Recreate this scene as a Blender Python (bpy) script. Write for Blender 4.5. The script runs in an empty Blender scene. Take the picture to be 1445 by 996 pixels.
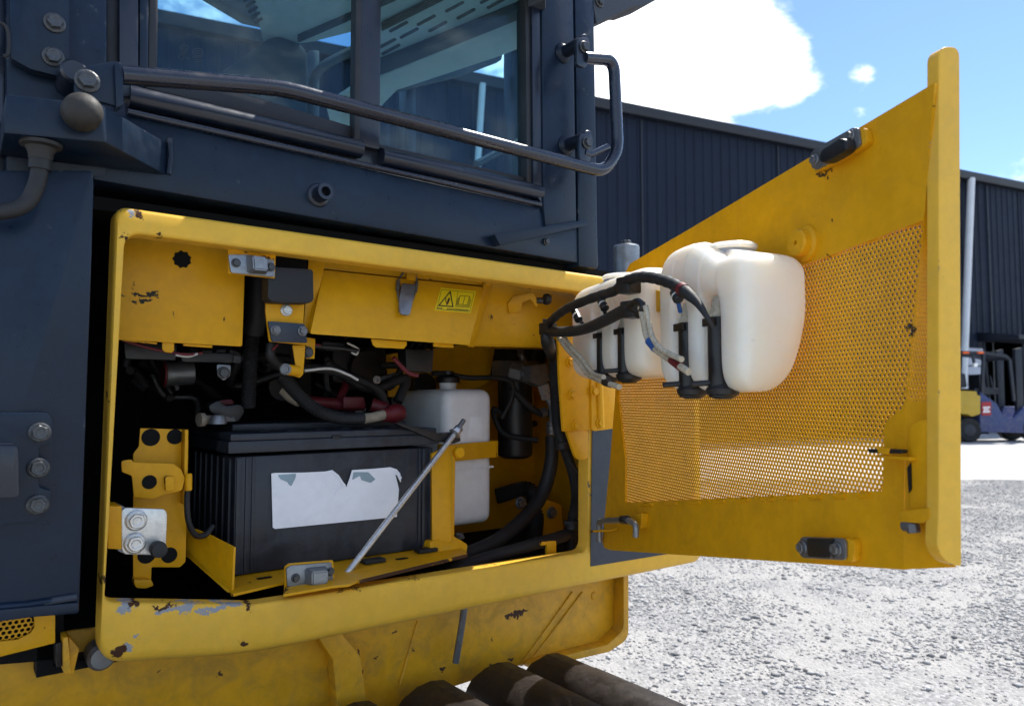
import bpy, bmesh, math, random
import numpy as np
from mathutils import Vector as V, Matrix, noise as mnoise
R = math.radians
random.seed(7); rng = np.random.default_rng(7)
scene = bpy.context.scene
COL = scene.collection

# ------------------------------------------------------------------ camera
FPX, CX, CY = 1030.0, 722.5, 498.0            # focal length and centre in photograph pixels
CAM = V((0.0, -1.05, 1.2))
HEAD = R(52.4); PITCH = math.atan(62 / FPX)
H2 = V((math.cos(HEAD), math.sin(HEAD), 0)); RT = V((H2.y, -H2.x, 0))
FW = H2 * math.cos(PITCH) + V((0, 0, math.sin(PITCH)))
UP = RT.cross(FW)
cam = bpy.data.cameras.new('camera'); cam_o = bpy.data.objects.new('camera', cam); COL.objects.link(cam_o)
cam_o.matrix_world = Matrix.Translation(CAM) @ Matrix((RT, UP, -FW)).transposed().to_4x4()
cam.sensor_width = 36; cam.lens = FPX / 1445 * 36; cam.clip_start = 0.02; cam.clip_end = 2000
cam.dof.use_dof = True; cam.dof.focus_distance = 1.2; cam.dof.aperture_fstop = 7.1
scene.camera = cam_o

# ------------------------------------------------------------------ sky and sun
SUN_DIR = V((0.90, 0.10, 0)).normalized()
SUN_EL = R(60)
sun_vec = V((SUN_DIR.x * math.cos(SUN_EL), SUN_DIR.y * math.cos(SUN_EL), math.sin(SUN_EL)))
SKY_STRENGTH, SUN_STRENGTH, EXPOSURE = 0.09, 2.9, 1.35
world = bpy.data.worlds.new('World'); scene.world = world; world.use_nodes = True
wn, wl = world.node_tree.nodes, world.node_tree.links
wn.clear()
w_out = wn.new('ShaderNodeOutputWorld'); w_bg = wn.new('ShaderNodeBackground')
sky = wn.new('ShaderNodeTexSky'); sky.sky_type = 'NISHITA'; sky.sun_disc = False
sky.sun_elevation = SUN_EL; sky.sun_rotation = math.atan2(SUN_DIR.x, SUN_DIR.y)
sky.air_density = 0.9; sky.dust_density = 0.1; sky.ozone_density = 5.0
w_bg.inputs['Strength'].default_value = SKY_STRENGTH
wl.new(w_bg.outputs[0], w_out.inputs[0])
def wmath(op, a, b=None, c=None, clamp=False):
    n = wn.new('ShaderNodeMath'); n.operation = op; n.use_clamp = clamp
    for i, x in enumerate((a, b, c)):
        if x is None: continue
        if isinstance(x, (int, float)): n.inputs[i].default_value = x
        else: wl.new(x, n.inputs[i])
    return n.outputs[0]
tc = wn.new('ShaderNodeTexCoord')
# cumulus field: fractal noise over the whole dome, thickened out of view as added fill light, with denser heaps where the photograph has them
mp = wn.new('ShaderNodeMapping'); mp.inputs['Scale'].default_value = (1, 1, 1.9); wl.new(tc.outputs['Generated'], mp.inputs[0])
nz = wn.new('ShaderNodeTexNoise'); nz.inputs['Scale'].default_value = 9.0; nz.inputs['Detail'].default_value = 11
nz.inputs['Roughness'].default_value = 0.62; nz.inputs['Distortion'].default_value = 0.3; wl.new(mp.outputs[0], nz.inputs['Vector'])
def pxdir(px, py): return (FW * FPX + RT * (px - CX) + UP * (CY - py)).normalized()
nz2 = wn.new('ShaderNodeTexNoise'); nz2.inputs['Scale'].default_value = 2.1; nz2.inputs['Detail'].default_value = 3; wl.new(mp.outputs[0], nz2.inputs['Vector'])
dens = wmath('ADD', wmath('MULTIPLY', nz.outputs['Fac'], 1.05), wmath('MULTIPLY_ADD', nz2.outputs['Fac'], .40, -.165))
for px, py, rad, amp in ((915, 45, .17, .21), (850, 95, .14, .19), (1050, 80, .12, .17), (1105, 58, .08, .15), (985, 20, .10, .10), (1000, 140, .08, .14), (1110, 134, .06, .22), (1060, 140, .06, .14), (1224, 103, .026, .22), (1215, 158, .030, .22), (1115, 70, .035, .14), (1300, 60, .32, -.20), (1180, 170, .14, -.08), (1180, 10, .08, -.10), (690, 100, .06, .15)):
    d = wn.new('ShaderNodeVectorMath'); d.operation = 'DISTANCE'; wl.new(tc.outputs['Generated'], d.inputs[0]); d.inputs[1].default_value = pxdir(px, py)
    m = wmath('SUBTRACT', 1.0, wmath('DIVIDE', d.outputs['Value'], rad), clamp=True)
    dens = wmath('ADD', dens, wmath('MULTIPLY', m, amp * 1.45))
cover = wn.new('ShaderNodeMapRange'); cover.interpolation_type = 'SMOOTHSTEP'
cover.inputs['From Min'].default_value = .53; cover.inputs['From Max'].default_value = .84; wl.new(dens, cover.inputs['Value'])
cmix = wn.new('ShaderNodeMix'); cmix.data_type = 'RGBA'; wl.new(cover.outputs[0], cmix.inputs['Factor'])
wl.new(sky.outputs[0], cmix.inputs[6]); cmix.inputs[7].default_value = (10.4, 10.5, 10.7, 1)
wl.new(cmix.outputs[2], w_bg.inputs['Color'])
sun = bpy.data.lights.new('sun', 'SUN'); sun_o = bpy.data.objects.new('sun', sun); COL.objects.link(sun_o)
sun.energy = SUN_STRENGTH; sun.angle = R(.53); sun.color = (1.0, .955, .88)
sun_o.rotation_euler = (-sun_vec).to_track_quat('-Z', 'Y').to_euler()
vs = scene.view_settings; vs.view_transform = 'Standard'; vs.look = 'None'; vs.exposure = EXPOSURE; vs.gamma = 1; vs.use_curve_mapping = False
scene.cycles.use_denoising = True
scene.cycles.use_adaptive_sampling = True; scene.cycles.adaptive_threshold = .02
scene.cycles.max_bounces = 7; scene.cycles.diffuse_bounces = 4; scene.cycles.transparent_max_bounces = 12

# ------------------------------------------------------------------ measuring helpers: a photograph pixel to a point on a real plane
def ray(px, py): return FW + RT * ((px - CX) / FPX) + UP * ((CY - py) / FPX)
def at(px, py, Y):                      # on the plane Y = const (parallel to the machine's side)
    r = ray(px, py); return CAM + r * ((Y - CAM.y) / r.y)
def atX(px, py, X):
    r = ray(px, py); return CAM + r * ((X - CAM.x) / r.x)
def atZ(px, py, Z):
    r = ray(px, py); return CAM + r * ((Z - CAM.z) / r.z)
def atP(px, py, p, n):
    r = ray(px, py); return CAM + r * ((p - CAM).dot(n) / r.dot(n))
def zat(x, y, py):                      # height above the point (x, y) that is seen at image row py
    k = (CY - py) / FPX; rel = V((x - CAM.x, y - CAM.y, 0))
    return CAM.z + (k * rel.dot(FW) - rel.dot(UP)) / (UP.z - k * FW.z)

# plane of the open door: hinge line, direction to its free edge, inner normal
HG = at(842, 600, 0); HG.z = 0
FREE = V((.740, -.759, 0)); DD = (FREE - HG).normalized(); DN = V((DD.y, -DD.x, 0))
if DN.x > 0: DN = -DN
def DP(px, py, w=0.): return atP(px, py, HG + DN * w, DN)

# ------------------------------------------------------------------ object helpers
WM = {}
def link(o, parent=None, wm=None):
    COL.objects.link(o); WM[o.name] = wm or Matrix.Identity(4)
    if parent is not None:
        o.parent = parent; o.matrix_parent_inverse = WM[parent.name].inverted()
    return o
def tag(o, label=None, cat=None, group=None, kind=None):
    if label: o['label'] = label
    if cat: o['category'] = cat
    if group: o['group'] = group
    if kind: o['kind'] = kind
    return o
def thing(name, loc, label, cat, group=None):
    o = bpy.data.objects.new(name, None); o.location = loc; o.empty_display_size = .05
    link(o, None, Matrix.Translation(V(loc))); return tag(o, label, cat, group)
def mesh_obj(name, verts, faces, mat, parent=None, smooth=True, angle=35):
    me = bpy.data.meshes.new(name); me.from_pydata([tuple(v) for v in verts], [], faces); me.validate(); me.update()
    bm = bmesh.new(); bm.from_mesh(me); bmesh.ops.recalc_face_normals(bm, faces=bm.faces); bm.to_mesh(me); bm.free()
    return finish(name, me, mat, parent, smooth, angle)
def finish(name, me, mat, parent, smooth=True, angle=35):
    if mat is not None: me.materials.append(mat)
    if smooth:
        me.polygons.foreach_set('use_smooth', [True] * len(me.polygons))
        bm = bmesh.new(); bm.from_mesh(me)
        for e in bm.edges:
            if len(e.link_faces) == 2 and e.calc_face_angle(0) > R(angle): e.smooth = False
            elif len(e.link_faces) != 2: e.smooth = False
        bm.to_mesh(me); bm.free()
    return link(bpy.data.objects.new(name, me), parent)
def bm_obj(name, bm, mat, parent=None, smooth=True, angle=35):
    bmesh.ops.recalc_face_normals(bm, faces=bm.faces)
    me = bpy.data.meshes.new(name); bm.to_mesh(me); bm.free()
    return finish(name, me, mat, parent, smooth, angle)
def rounded(pts, r, n=4):
    """round the corners of a planar loop of 3-D points; r a number or one per corner"""
    out = []; N = len(pts)
    for i, p in enumerate(pts):
        ri = r[i] if isinstance(r, (list, tuple)) else r
        a, b = pts[i - 1] - p, pts[(i + 1) % N] - p
        k = min(ri, a.length * .48, b.length * .48)
        if k < 1e-5: out.append(p.copy()); continue
        s, e = p + a.normalized() * k, p + b.normalized() * k
        for j in range(n + 1):
            t = j / n; out.append(s * (1 - t) ** 2 + p * (2 * t * (1 - t)) + e * t * t)
    return out
def prism(name, pts, vec, mat, parent=None, bev=.0015, smooth=True, seg=2):
    bm = bmesh.new(); vec = V(vec)
    a = [bm.verts.new(p) for p in pts]; b = [bm.verts.new(p + vec) for p in pts]
    bm.faces.new(a); bm.faces.new(b[::-1])
    for i in range(len(a)): j = (i + 1) % len(a); bm.faces.new((a[i], b[i], b[j], a[j]))
    bmesh.ops.recalc_face_normals(bm, faces=bm.faces)
    if bev:
        es = [e for e in bm.edges if e.calc_face_angle(0) > R(25)]
        bmesh.ops.bevel(bm, geom=es, offset=bev, segments=seg, affect='EDGES', profile=.6, clamp_overlap=True)
    return bm_obj(name, bm, mat, parent, smooth)
def pol(name, px, Y, t, mat, parent=None, r=0, bev=.0012):
    pts = [at(p[0], p[1], p[2] if len(p) > 2 else Y) for p in px]
    if r: pts = rounded(pts, r)
    return prism(name, pts, (0, t, 0), mat, parent, bev)
def box(name, lo, hi, mat, parent=None, bev=.002, seg=2):
    x0, y0, z0 = lo; x1, y1, z1 = hi
    return prism(name, [V((x0, y0, z0)), V((x1, y0, z0)), V((x1, y1, z0)), V((x0, y1, z0))], (0, 0, z1 - z0), mat, parent, bev, seg=seg)
def spline(pts, n=8):
    pts = [V(p) for p in pts]; P = [pts[0] * 2 - pts[1]] + pts + [pts[-1] * 2 - pts[-2]]; out = []
    for i in range(1, len(P) - 2):
        p0, p1, p2, p3 = P[i - 1:i + 3]
        for j in range(n):
            t = j / n
            out.append(.5 * (2 * p1 + (p2 - p0) * t + (2 * p0 - 5 * p1 + 4 * p2 - p3) * t * t + (3 * p1 - p0 - 3 * p2 + p3) * t ** 3))
    out.append(pts[-1]); return out
def bend(pts, r, n=6):
    """polyline with rounded bends (open)"""
    pts = [V(p) for p in pts]; out = [pts[0]]
    for i in range(1, len(pts) - 1):
        p = pts[i]; a, b = pts[i - 1] - p, pts[i + 1] - p; k = min(r, a.length * .48, b.length * .48)
        s, e = p + a.normalized() * k, p + b.normalized() * k
        for j in range(n + 1): t = j / n; out.append(s * (1 - t) ** 2 + p * (2 * t * (1 - t)) + e * t * t)
    return out + [pts[-1]]
def tube_bm(bm, path, rad, seg=14, cap=True):
    rf = rad if callable(rad) else (lambda i, n: rad)
    n = len(path); rings = []; up = None
    for i, p in enumerate(path):
        d = (path[min(i + 1, n - 1)] - path[max(i - 1, 0)]).normalized()
        if up is None: up = d.orthogonal().normalized()
        up = (up - d * up.dot(d)).normalized(); sd = d.cross(up); r = rf(i, n)
        rings.append([bm.verts.new(p + (up * math.cos(a) + sd * math.sin(a)) * r) for a in [2 * math.pi * k / seg for k in range(seg)]])
    for a, b in zip(rings, rings[1:]):
        for k in range(seg): j = (k + 1) % seg; bm.faces.new((a[k], a[j], b[j], b[k]))
    if cap: bm.faces.new(rings[0][::-1]); bm.faces.new(rings[-1])
def tube(name, path, rad, mat, parent=None, seg=14):
    bm = bmesh.new(); tube_bm(bm, [V(p) for p in path], rad, seg); return bm_obj(name, bm, mat, parent, angle=40)
def resample(path, step):
    out = [path[0]]; acc = 0
    for a, b in zip(path, path[1:]):
        L = (b - a).length; t = step - acc
        while t < L: out.append(a + (b - a) * (t / L)); t += step
        acc = (acc + L) % step
    return out
def conduit(name, pts, r, mat, parent=None, pitch=.0032):
    path = resample(spline(pts, 30), pitch / 2)
    return tube(name, path, lambda i, n: r * (1.0 if i % 2 else .88), mat, parent, 14)
def lathe(name, p, axis, prof, mat, parent=None, seg=24, angle=30):
    """prof: (distance along the axis, radius)"""
    axis = V(axis).normalized(); u = axis.orthogonal().normalized(); w = axis.cross(u); bm = bmesh.new(); rings = []
    for d, r in prof:
        if r < 1e-6: rings.append([bm.verts.new(p + axis * d)])
        else: rings.append([bm.verts.new(p + axis * d + (u * math.cos(a) + w * math.sin(a)) * r) for a in [2 * math.pi * k / seg for k in range(seg)]])
    for a, b in zip(rings, rings[1:]):
        for k in range(seg):
            j = (k + 1) % seg
            if len(a) == 1 and len(b) == 1: continue
            if len(a) == 1: bm.faces.new((a[0], b[j], b[k]))
            elif len(b) == 1: bm.faces.new((a[k], a[j], b[0]))
            else: bm.faces.new((a[k], a[j], b[j], b[k]))
    if len(rings[0]) > 1: bm.faces.new(rings[0][::-1])
    if len(rings[-1]) > 1: bm.faces.new(rings[-1])
    return bm_obj(name, bm, mat, parent, angle=angle)
def cyl(name, p0, p1, r, mat, parent=None, seg=20, ch=.0012):
    p0, p1 = V(p0), V(p1); L = (p1 - p0).length; ch = min(ch, r * .3, L * .3)
    return lathe(name, p0, p1 - p0, [(0, r - ch), (ch, r), (L - ch, r), (L, r - ch)], mat, parent, seg)
_bolts = {}
def bolt(p, axis, r, mat, parent, name='bolt', washer=True):
    """hex-head bolt with flange; axis points out of the surface"""
    key = (round(r, 5), mat.name, washer)
    if key not in _bolts:
        bm = bmesh.new(); rings = []
        prof = ([(0, 1.32, 24), (.22, 1.32, 24), (.34, 1.12, 24)] if washer else [(0, 1, 24)])
        for d, rr, s in prof: rings.append([bm.verts.new((math.cos(2 * math.pi * k / 24) * rr * r, math.sin(2 * math.pi * k / 24) * rr * r, d * r)) for k in range(24)])
        for d, c in ((.34 if washer else 0.0, 1.0), (.86, 1.0), (.98, .90), (.98, .62), (.92, .5)):
            ring = []
            for k in range(24):
                a = 2 * math.pi * k / 24; hexr = math.cos(math.pi / 6) / math.cos((a % (math.pi / 3)) - math.pi / 6)
                if c < .95: hexr = hexr * .35 + .60
                ring.append(bm.verts.new((math.cos(a) * hexr * c * r, math.sin(a) * hexr * c * r, d * r)))
            rings.append(ring)
        for a, b in zip(rings, rings[1:]):
            for k in range(24): j = (k + 1) % 24; bm.faces.new((a[k], a[j], b[j], b[k]))
        bm.faces.new(rings[0][::-1]); bm.faces.new(rings[-1])
        bmesh.ops.recalc_face_normals(bm, faces=bm.faces)
        me = bpy.data.meshes.new('bolt'); bm.to_mesh(me); bm.free(); me.materials.append(mat)
        for pl in me.polygons: pl.use_smooth = False
        _bolts[key] = me
    o = bpy.data.objects.new(name, _bolts[key])
    q = V(axis).to_track_quat('Z', 'Y').to_matrix().to_4x4() @ Matrix.Rotation(random.random() * 2, 4, 'Z')
    o.matrix_basis = Matrix.Translation(p) @ q
    return link(o, parent)
def disc(name, p, axis, r, mat, parent, h=.0008, seg=28): return cyl(name, p, p + V(axis).normalized() * h, r, mat, parent, seg, .0002)

# ------------------------------------------------------------------ materials
def newmat(name):
    m = bpy.data.materials.new(name); m.use_nodes = True; nt = m.node_tree; nt.nodes.clear()
    out = nt.nodes.new('ShaderNodeOutputMaterial'); return m, nt, out
class G:
    def __init__(s, nt): s.nt = nt
    def n(s, t, **kw):
        x = s.nt.nodes.new(t)
        for k, v in kw.items(): setattr(x, k, v)
        return x
    def set(s, sock, v):
        if hasattr(v, 'is_output') or isinstance(v, bpy.types.NodeSocket): s.nt.links.new(v, sock)
        else: sock.default_value = v
    def math(s, op, a, b=None, clamp=False):
        x = s.n('ShaderNodeMath', operation=op, use_clamp=clamp); s.set(x.inputs[0], a)
        if b is not None: s.set(x.inputs[1], b)
        return x.outputs[0]
    def noise(s, vec, scale, detail=5, rough=.6, dist=0):
        x = s.n('ShaderNodeTexNoise'); s.set(x.inputs['Vector'], vec); x.inputs['Scale'].default_value = scale
        x.inputs['Detail'].default_value = detail; x.inputs['Roughness'].default_value = rough; x.inputs['Distortion'].default_value = dist
        return x
    def ramp(s, v, lo, hi, a=0., b=1.):
        x = s.n('ShaderNodeMapRange', interpolation_type='SMOOTHSTEP'); s.set(x.inputs['Value'], v)
        for k, q in (('From Min', lo), ('From Max', hi), ('To Min', a), ('To Max', b)): x.inputs[k].default_value = q
        return x.outputs[0]
    def mix(s, f, a, b, blend='MIX'):
        x = s.n('ShaderNodeMix', data_type='RGBA', blend_type=blend); s.set(x.inputs['Factor'], f)
        for i, q in ((6, a), (7, b)):
            s.set(x.inputs[i], (*q, 1) if isinstance(q, tuple) and len(q) == 3 else q)
        return x.outputs[2]
def mat(name, base, rough=.5, metal=0., var=.12, vscale=9, dust=.0, dustcol=(.30, .26, .20), bump=.0, bscale=220, coat=0., spec=.5, wear=(), edge=None, streak=0., extra=None, sss=0., scratch=None):
    m, nt, out = newmat(name); g = G(nt)
    co = g.n('ShaderNodeTexCoord').outputs['Object']
    b = g.n('ShaderNodeBsdfPrincipled')
    n1 = g.noise(co, vscale, 6, .6); n2 = g.noise(co, vscale * 6, 5, .65)
    f = g.math('MULTIPLY', g.math('ADD', n1.outputs[0], n2.outputs[0]), .5)
    lo = tuple(c * (1 - var) for c in base); hi = tuple(min(1, c * (1 + var)) for c in base)
    col = g.mix(g.ramp(f, .35, .65), lo, hi)
    rg = g.math('ADD', g.math('MULTIPLY', g.math('SUBTRACT', n2.outputs[0], .5), .35), rough)
    met = metal
    if dust:
        nd = g.noise(co, vscale * 2.3, 9, .72, .6)
        dm = g.math('MULTIPLY', g.ramp(nd.outputs[0], .42, .72), dust)
        if streak:
            mpn = g.n('ShaderNodeMapping'); mpn.inputs['Scale'].default_value = (1, 1, .08); g.set(mpn.inputs[0], co)
            ns = g.noise(mpn.outputs[0], 70, 4, .6); dm = g.math('ADD', dm, g.math('MULTIPLY', g.ramp(ns.outputs[0], .5, .75), streak), True)
        col = g.mix(dm, col, dustcol); rg = g.math('ADD', rg, g.math('MULTIPLY', dm, .35))
    if scratch:
        acc = None
        for rot in ((.3, .5, 1.1), (1.2, .2, .4)):
            ms = g.n('ShaderNodeMapping'); ms.inputs['Rotation'].default_value = rot; ms.inputs['Scale'].default_value = (1, .02, 1); g.set(ms.inputs[0], co)
            q = g.ramp(g.noise(ms.outputs[0], 330, 2, .5).outputs[0], .70, .76); acc = q if acc is None else g.math('MAXIMUM', acc, q)
        msk = g.ramp(g.noise(co, 7, 3, .6).outputs[0], .5, .68); col = g.mix(g.math('MULTIPLY', g.math('MULTIPLY', acc, msk), .45), col, scratch)
        sp = g.ramp(g.noise(co, 420, 2, .5).outputs[0], .735, .76); col = g.mix(g.math('MULTIPLY', sp, .55), col, tuple(c * .25 for c in base))
        gr = g.ramp(g.noise(co, 3.2, 6, .7, 1.0).outputs[0], .45, .75); col = g.mix(g.math('MULTIPLY', gr, .13), col, tuple(c * .55 for c in base))
    if edge or wear:
        nv = g.noise(co, 95, 6, .75)
    if edge:
        geo = g.n('ShaderNodeNewGeometry').outputs['Pointiness']
        nbig = g.noise(co, 23, 4, .7)
        e = g.math('ADD', geo, g.math('ADD', g.math('MULTIPLY', g.math('SUBTRACT', nv.outputs[0], .5), .09), g.math('MULTIPLY', g.math('SUBTRACT', nbig.outputs[0], .5), .22)))
        em = g.ramp(e, edge[0], edge[0] + .012)
        col = g.mix(em, col, edge[1]); rg = g.math('ADD', rg, g.math('MULTIPLY', em, .4))
    if wear:
        nvec = g.n('ShaderNodeVectorMath', operation='MULTIPLY_ADD'); nvec2 = g.noise(co, 60, 5, .7)
        g.set(nvec.inputs[0], nvec2.outputs['Color']); nvec.inputs[1].default_value = (.034, .034, .034)
        sub = g.n('ShaderNodeVectorMath', operation='SUBTRACT'); g.set(sub.inputs[0], co); sub.inputs[1].default_value = (.017, .017, .017)
        g.set(nvec.inputs[2], sub.outputs[0])
        fine = g.math('MULTIPLY', g.math('SUBTRACT', nv.outputs[0], .5), 1.6)
        for kindcol, blobs in wear:
            acc = None
            for c, rad in blobs:
                df = g.n('ShaderNodeVectorMath', operation='SUBTRACT'); g.set(df.inputs[0], nvec.outputs[0]); df.inputs[1].default_value = c
                sc_ = g.n('ShaderNodeVectorMath', operation='DIVIDE'); g.set(sc_.inputs[0], df.outputs[0]); sc_.inputs[1].default_value = rad
                ln = g.n('ShaderNodeVectorMath', operation='LENGTH'); g.set(ln.inputs[0], sc_.outputs[0])
                mk = g.math('ADD', g.math('SUBTRACT', 1.0, ln.outputs['Value']), fine)
                acc = mk if acc is None else g.math('MAXIMUM', acc, mk)
            wm_ = g.ramp(acc, .0, .09)
            col = g.mix(wm_, col, kindcol); rg = g.math('ADD', rg, g.math('MULTIPLY', wm_, .35))
    if extra: col = extra(g, co, col)
    g.set(b.inputs['Base Color'], col); g.set(b.inputs['Roughness'], g.math('MINIMUM', g.math('MAXIMUM', rg, .05), 1.0))
    b.inputs['Metallic'].default_value = metal; b.inputs['Specular IOR Level'].default_value = spec
    if coat: b.inputs['Coat Weight'].default_value = coat; b.inputs['Coat Roughness'].default_value = .12
    if bump:
        nb = g.noise(co, bscale, 5, .6); bp = g.n('ShaderNodeBump'); bp.inputs['Strength'].default_value = bump; bp.inputs['Distance'].default_value = .002
        g.set(bp.inputs['Height'], nb.outputs[0]); g.set(b.inputs['Normal'], bp.outputs[0])
    if sss:
        b.inputs['Subsurface Weight'].default_value = sss; b.inputs['Subsurface Radius'].default_value = (1, .8, .6); b.inputs['Subsurface Scale'].default_value = .03
    nt.links.new(b.outputs[0], out.inputs[0]); return m
RUST, PRIMER = (.065, .028, .014), (.30, .31, .32)
YEL = (.71, .343, .004); YPALE = (.80, .455, .045)  # YPALE: faded paint, plus sky reflection put into the colour
def wb(px, py, Y, rx, rz): return (tuple(at(px, py, Y)), (rx * .68, .05, rz * .68))
frame_primer = [wb(178, 857, 0, .016, .012), wb(250, 857, 0, .05, .005), wb(262, 860, 0, .012, .009), wb(310, 857, 0, .05, .006), wb(178, 915, 0, .012, .011), wb(185, 300, 0, .008, .009), wb(632, 793, 0, .003, .003), wb(195, 898, 0, .004, .004)]
frame_rust = [wb(170, 921, 0, .012, .013), wb(190, 853, 0, .009, .006), wb(230, 855, 0, .022, .003), wb(352, 856, 0, .007, .010), wb(344, 908, 0, .008, .008), wb(196, 303, 0, .005, .006), wb(180, 336, 0, .010, .004), wb(224, 331, 0, .006, .003), wb(147, 820, 0, .003, .008), wb(150, 560, 0, .003, .01), wb(600, 813, 0, .05, .0018), wb(700, 797, 0, .04, .0016), wb(500, 830, 0, .04, .0018), wb(700, 788, 0, .03, .0012)]
def db(px, py, r, rz): return (tuple(DP(px, py)), (r, r, rz))
door_rust = [db(1318, 292, .005, .010), db(1319, 150, .003, .010), db(1317, 255, .003, .006), db(1282, 466, .007, .005), db(1168, 252, .004, .0035), db(1172, 310, .0025, .003), db(1168, 360, .003, .002), db(1165, 243, .018, .0025), db(1150, 300, .002, .002)]
door_grey = [db(1317, 215, .003, .014), db(1316, 240, .003, .010), db(1316, 325, .004, .006), db(1318, 450, .003, .004)]
YP = dict(rough=.42, var=.07, coat=.04, spec=.22)
M = {}
M['frame'] = mat('frame_yellow_paint', YPALE, dust=.3, dustcol=(.62, .40, .09), bump=.06, bscale=60, edge=(.565, (.17, .13, .10)), scratch=(.8, .45, .08), wear=((PRIMER, frame_primer), (RUST, frame_rust)), **YP)
M['yellow'] = mat('yellow_paint', YEL, dust=.15, dustcol=(.42, .22, .02), bump=.05, bscale=80, edge=(.60, RUST), scratch=(.8, .45, .08), **YP)
M['door'] = mat('door_yellow_paint', YEL, dust=.3, dustcol=(.45, .23, .012), bump=.05, bscale=50, streak=.12, wear=((PRIMER, door_grey), ((.05, .03, .012), door_rust)), scratch=(.85, .5, .1), **YP)
M['panel'] = mat('inner_panel_yellow_paint', YEL, dust=.15, dustcol=(.42, .22, .02), bump=.05, wear=(((.03, .028, .02), [wb(197, 416, .09, .014, .004), wb(214, 415, .09, .012, .006), wb(192, 425, .09, .010, .004), wb(208, 424, .09, .010, .004), wb(172, 419, .09, .010, .0015), wb(190, 402, .09, .002, .008)]), (RUST, [wb(317, 450, .09, .004, .004), wb(246, 443, .09, .0015, .006)])), **YP)
M['skirt'] = mat('skirt_yellow_paint', YEL, rough=.5, var=.1, dust=.55, dustcol=(.30, .17, .03), bump=.12, bscale=40, streak=.1, wear=((RUST, [wb(728, 866, .1, .045, .010), wb(511, 948, .1, .006, .008), wb(557, 893, .1, .007, .004), wb(695, 940, .1, .014, .007), wb(722, 930, .1, .014, .006), wb(505, 922, .1, .004, .008), wb(694, 902, .1, .003, .009), wb(625, 943, .1, .008, .006), wb(584, 916, .1, .003, .007), wb(523, 880, .1, .003, .003), wb(530, 930, .1, .007, .003), wb(226, 944, .1, .003, .003), wb(310, 950, .1, .004, .004)]),))
M['navy'] = mat('navy_cab_paint', scratch=(.06, .075, .095), edge=(.60, (.05, .06, .075)), base=(.008, .018, .037), rough=.32, var=.2, spec=.24, dust=.30, dustcol=(.020, .027, .036), bump=.10, bscale=45, streak=.08, coat=.06)
M['navy_dark'] = mat('dark_navy_paint', scratch=(.05, .055, .065), base=(.006, .011, .024), rough=.32, var=.12, dust=.25, dustcol=(.03, .027, .024), bump=.10, bscale=60, coat=.15)
M['rail'] = mat('handrail_paint', (.008, .012, .026), rough=.24, var=.12, dust=.4, dustcol=(.022, .021, .022), bump=.12, bscale=70, coat=.3, streak=.05)
M['rubber'] = mat('black_rubber', (.011, .011, .012), rough=.58, var=.25, dust=.4, dustcol=(.045, .042, .038), bump=.25, bscale=160)
M['rubber_knob'] = mat('worn_rubber', (.016, .015, .014), rough=.6, var=.3, dust=.6, dustcol=(.055, .043, .028), bump=.3, bscale=120)
M['seal'] = mat('black_seal', (.012, .013, .016), rough=.5, var=.2, dust=.3, dustcol=(.05, .045, .04))
M['black'] = mat('black_plastic', (.008, .008, .009), rough=.40, var=.2, dust=.3, dustcol=(.035, .033, .03), bump=.08)
M['void'] = mat('shaded_black_interior', (.007, .007, .007), rough=.85, var=.3, dust=.3, dustcol=(.016, .015, .013), spec=.2, bump=.2)  # shade of the deep bay and of holes put into a near-black colour
M['battery'] = mat('battery_plastic', (.014, .018, .027), rough=.42, var=.3, dust=.8, dustcol=(.048, .054, .064), bump=.10, bscale=90, streak=.4)
M['zinc'] = mat('galvanised_steel', (.27, .29, .31), rough=.42, metal=.75, var=.15, dust=.5, dustcol=(.16, .15, .14), bump=.1)
M['zincbright'] = mat('bright_zinc_plate', (.62, .62, .60), rough=.30, metal=.75, var=.10, dust=.45, dustcol=(.33, .32, .30), vscale=30)
M['steel'] = mat('dull_steel', (.20, .205, .21), rough=.45, metal=.7, var=.2, dust=.5, dustcol=(.10, .085, .07), bump=.1)
M['boltm'] = mat('bolt_steel', (.085, .09, .095), rough=.40, metal=.6, var=.3, dust=.7, dustcol=(.07, .06, .048), vscale=40)
M['white'] = mat('white_plastic', (.86, .86, .85), rough=.42, var=.04, dust=.15, dustcol=(.40, .40, .39), bump=.06, bscale=30, streak=.10, sss=.15)
M['label'] = mat('white_paper', (.90, .91, .93), rough=.6, var=.04, dust=.12, dustcol=(.5, .52, .56))
M['labelgrey'] = mat('faded_print', (.28, .38, .42), rough=.6, var=.1)
M['red'] = mat('red_rubber', (.13, .008, .013), rough=.5, var=.2, dust=.4, dustcol=(.12, .03, .03))
M['tan'] = mat('tan_tape', (.30, .25, .18), rough=.8, var=.2, dust=.5, dustcol=(.14, .11, .08), bump=.3)
M['wirewhite'] = mat('pale_wire', (.55, .53, .47), rough=.5, var=.1)
M['blue'] = mat('blue_tape', (.02, .09, .30), rough=.5)
M['clearhose'] = mat('clear_hose', (.50, .44, .33), rough=.25, var=.2, dust=.5, dustcol=(.28, .22, .13), vscale=40)
M['track'] = mat('rusty_track_steel', (.017, .013, .012), rough=.5, metal=.3, var=.35, dust=.6, dustcol=(.045, .032, .024), bump=.45, bscale=70)
M['decal'] = mat('navy_decal', (.010, .020, .038), rough=.35, var=.08, dust=.2, dustcol=(.1, .1, .1))
M['sticker'] = mat('yellow_sticker', (.88, .64, .01), rough=.35, var=.04)
M['ink'] = mat('black_ink', (.012, .011, .010), rough=.5)
M['redink'] = mat('red_ink', (.45, .02, .02), rough=.5)
M['headliner'] = mat('grey_headliner', (.45, .48, .48), rough=.7, var=.06, bump=.08, bscale=300)
M['floor'] = mat('bounce_floor_grey', (.30, .31, .31), rough=.8, var=.2)  # unseen cab floor, lightened to bounce light onto the headliner
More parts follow.
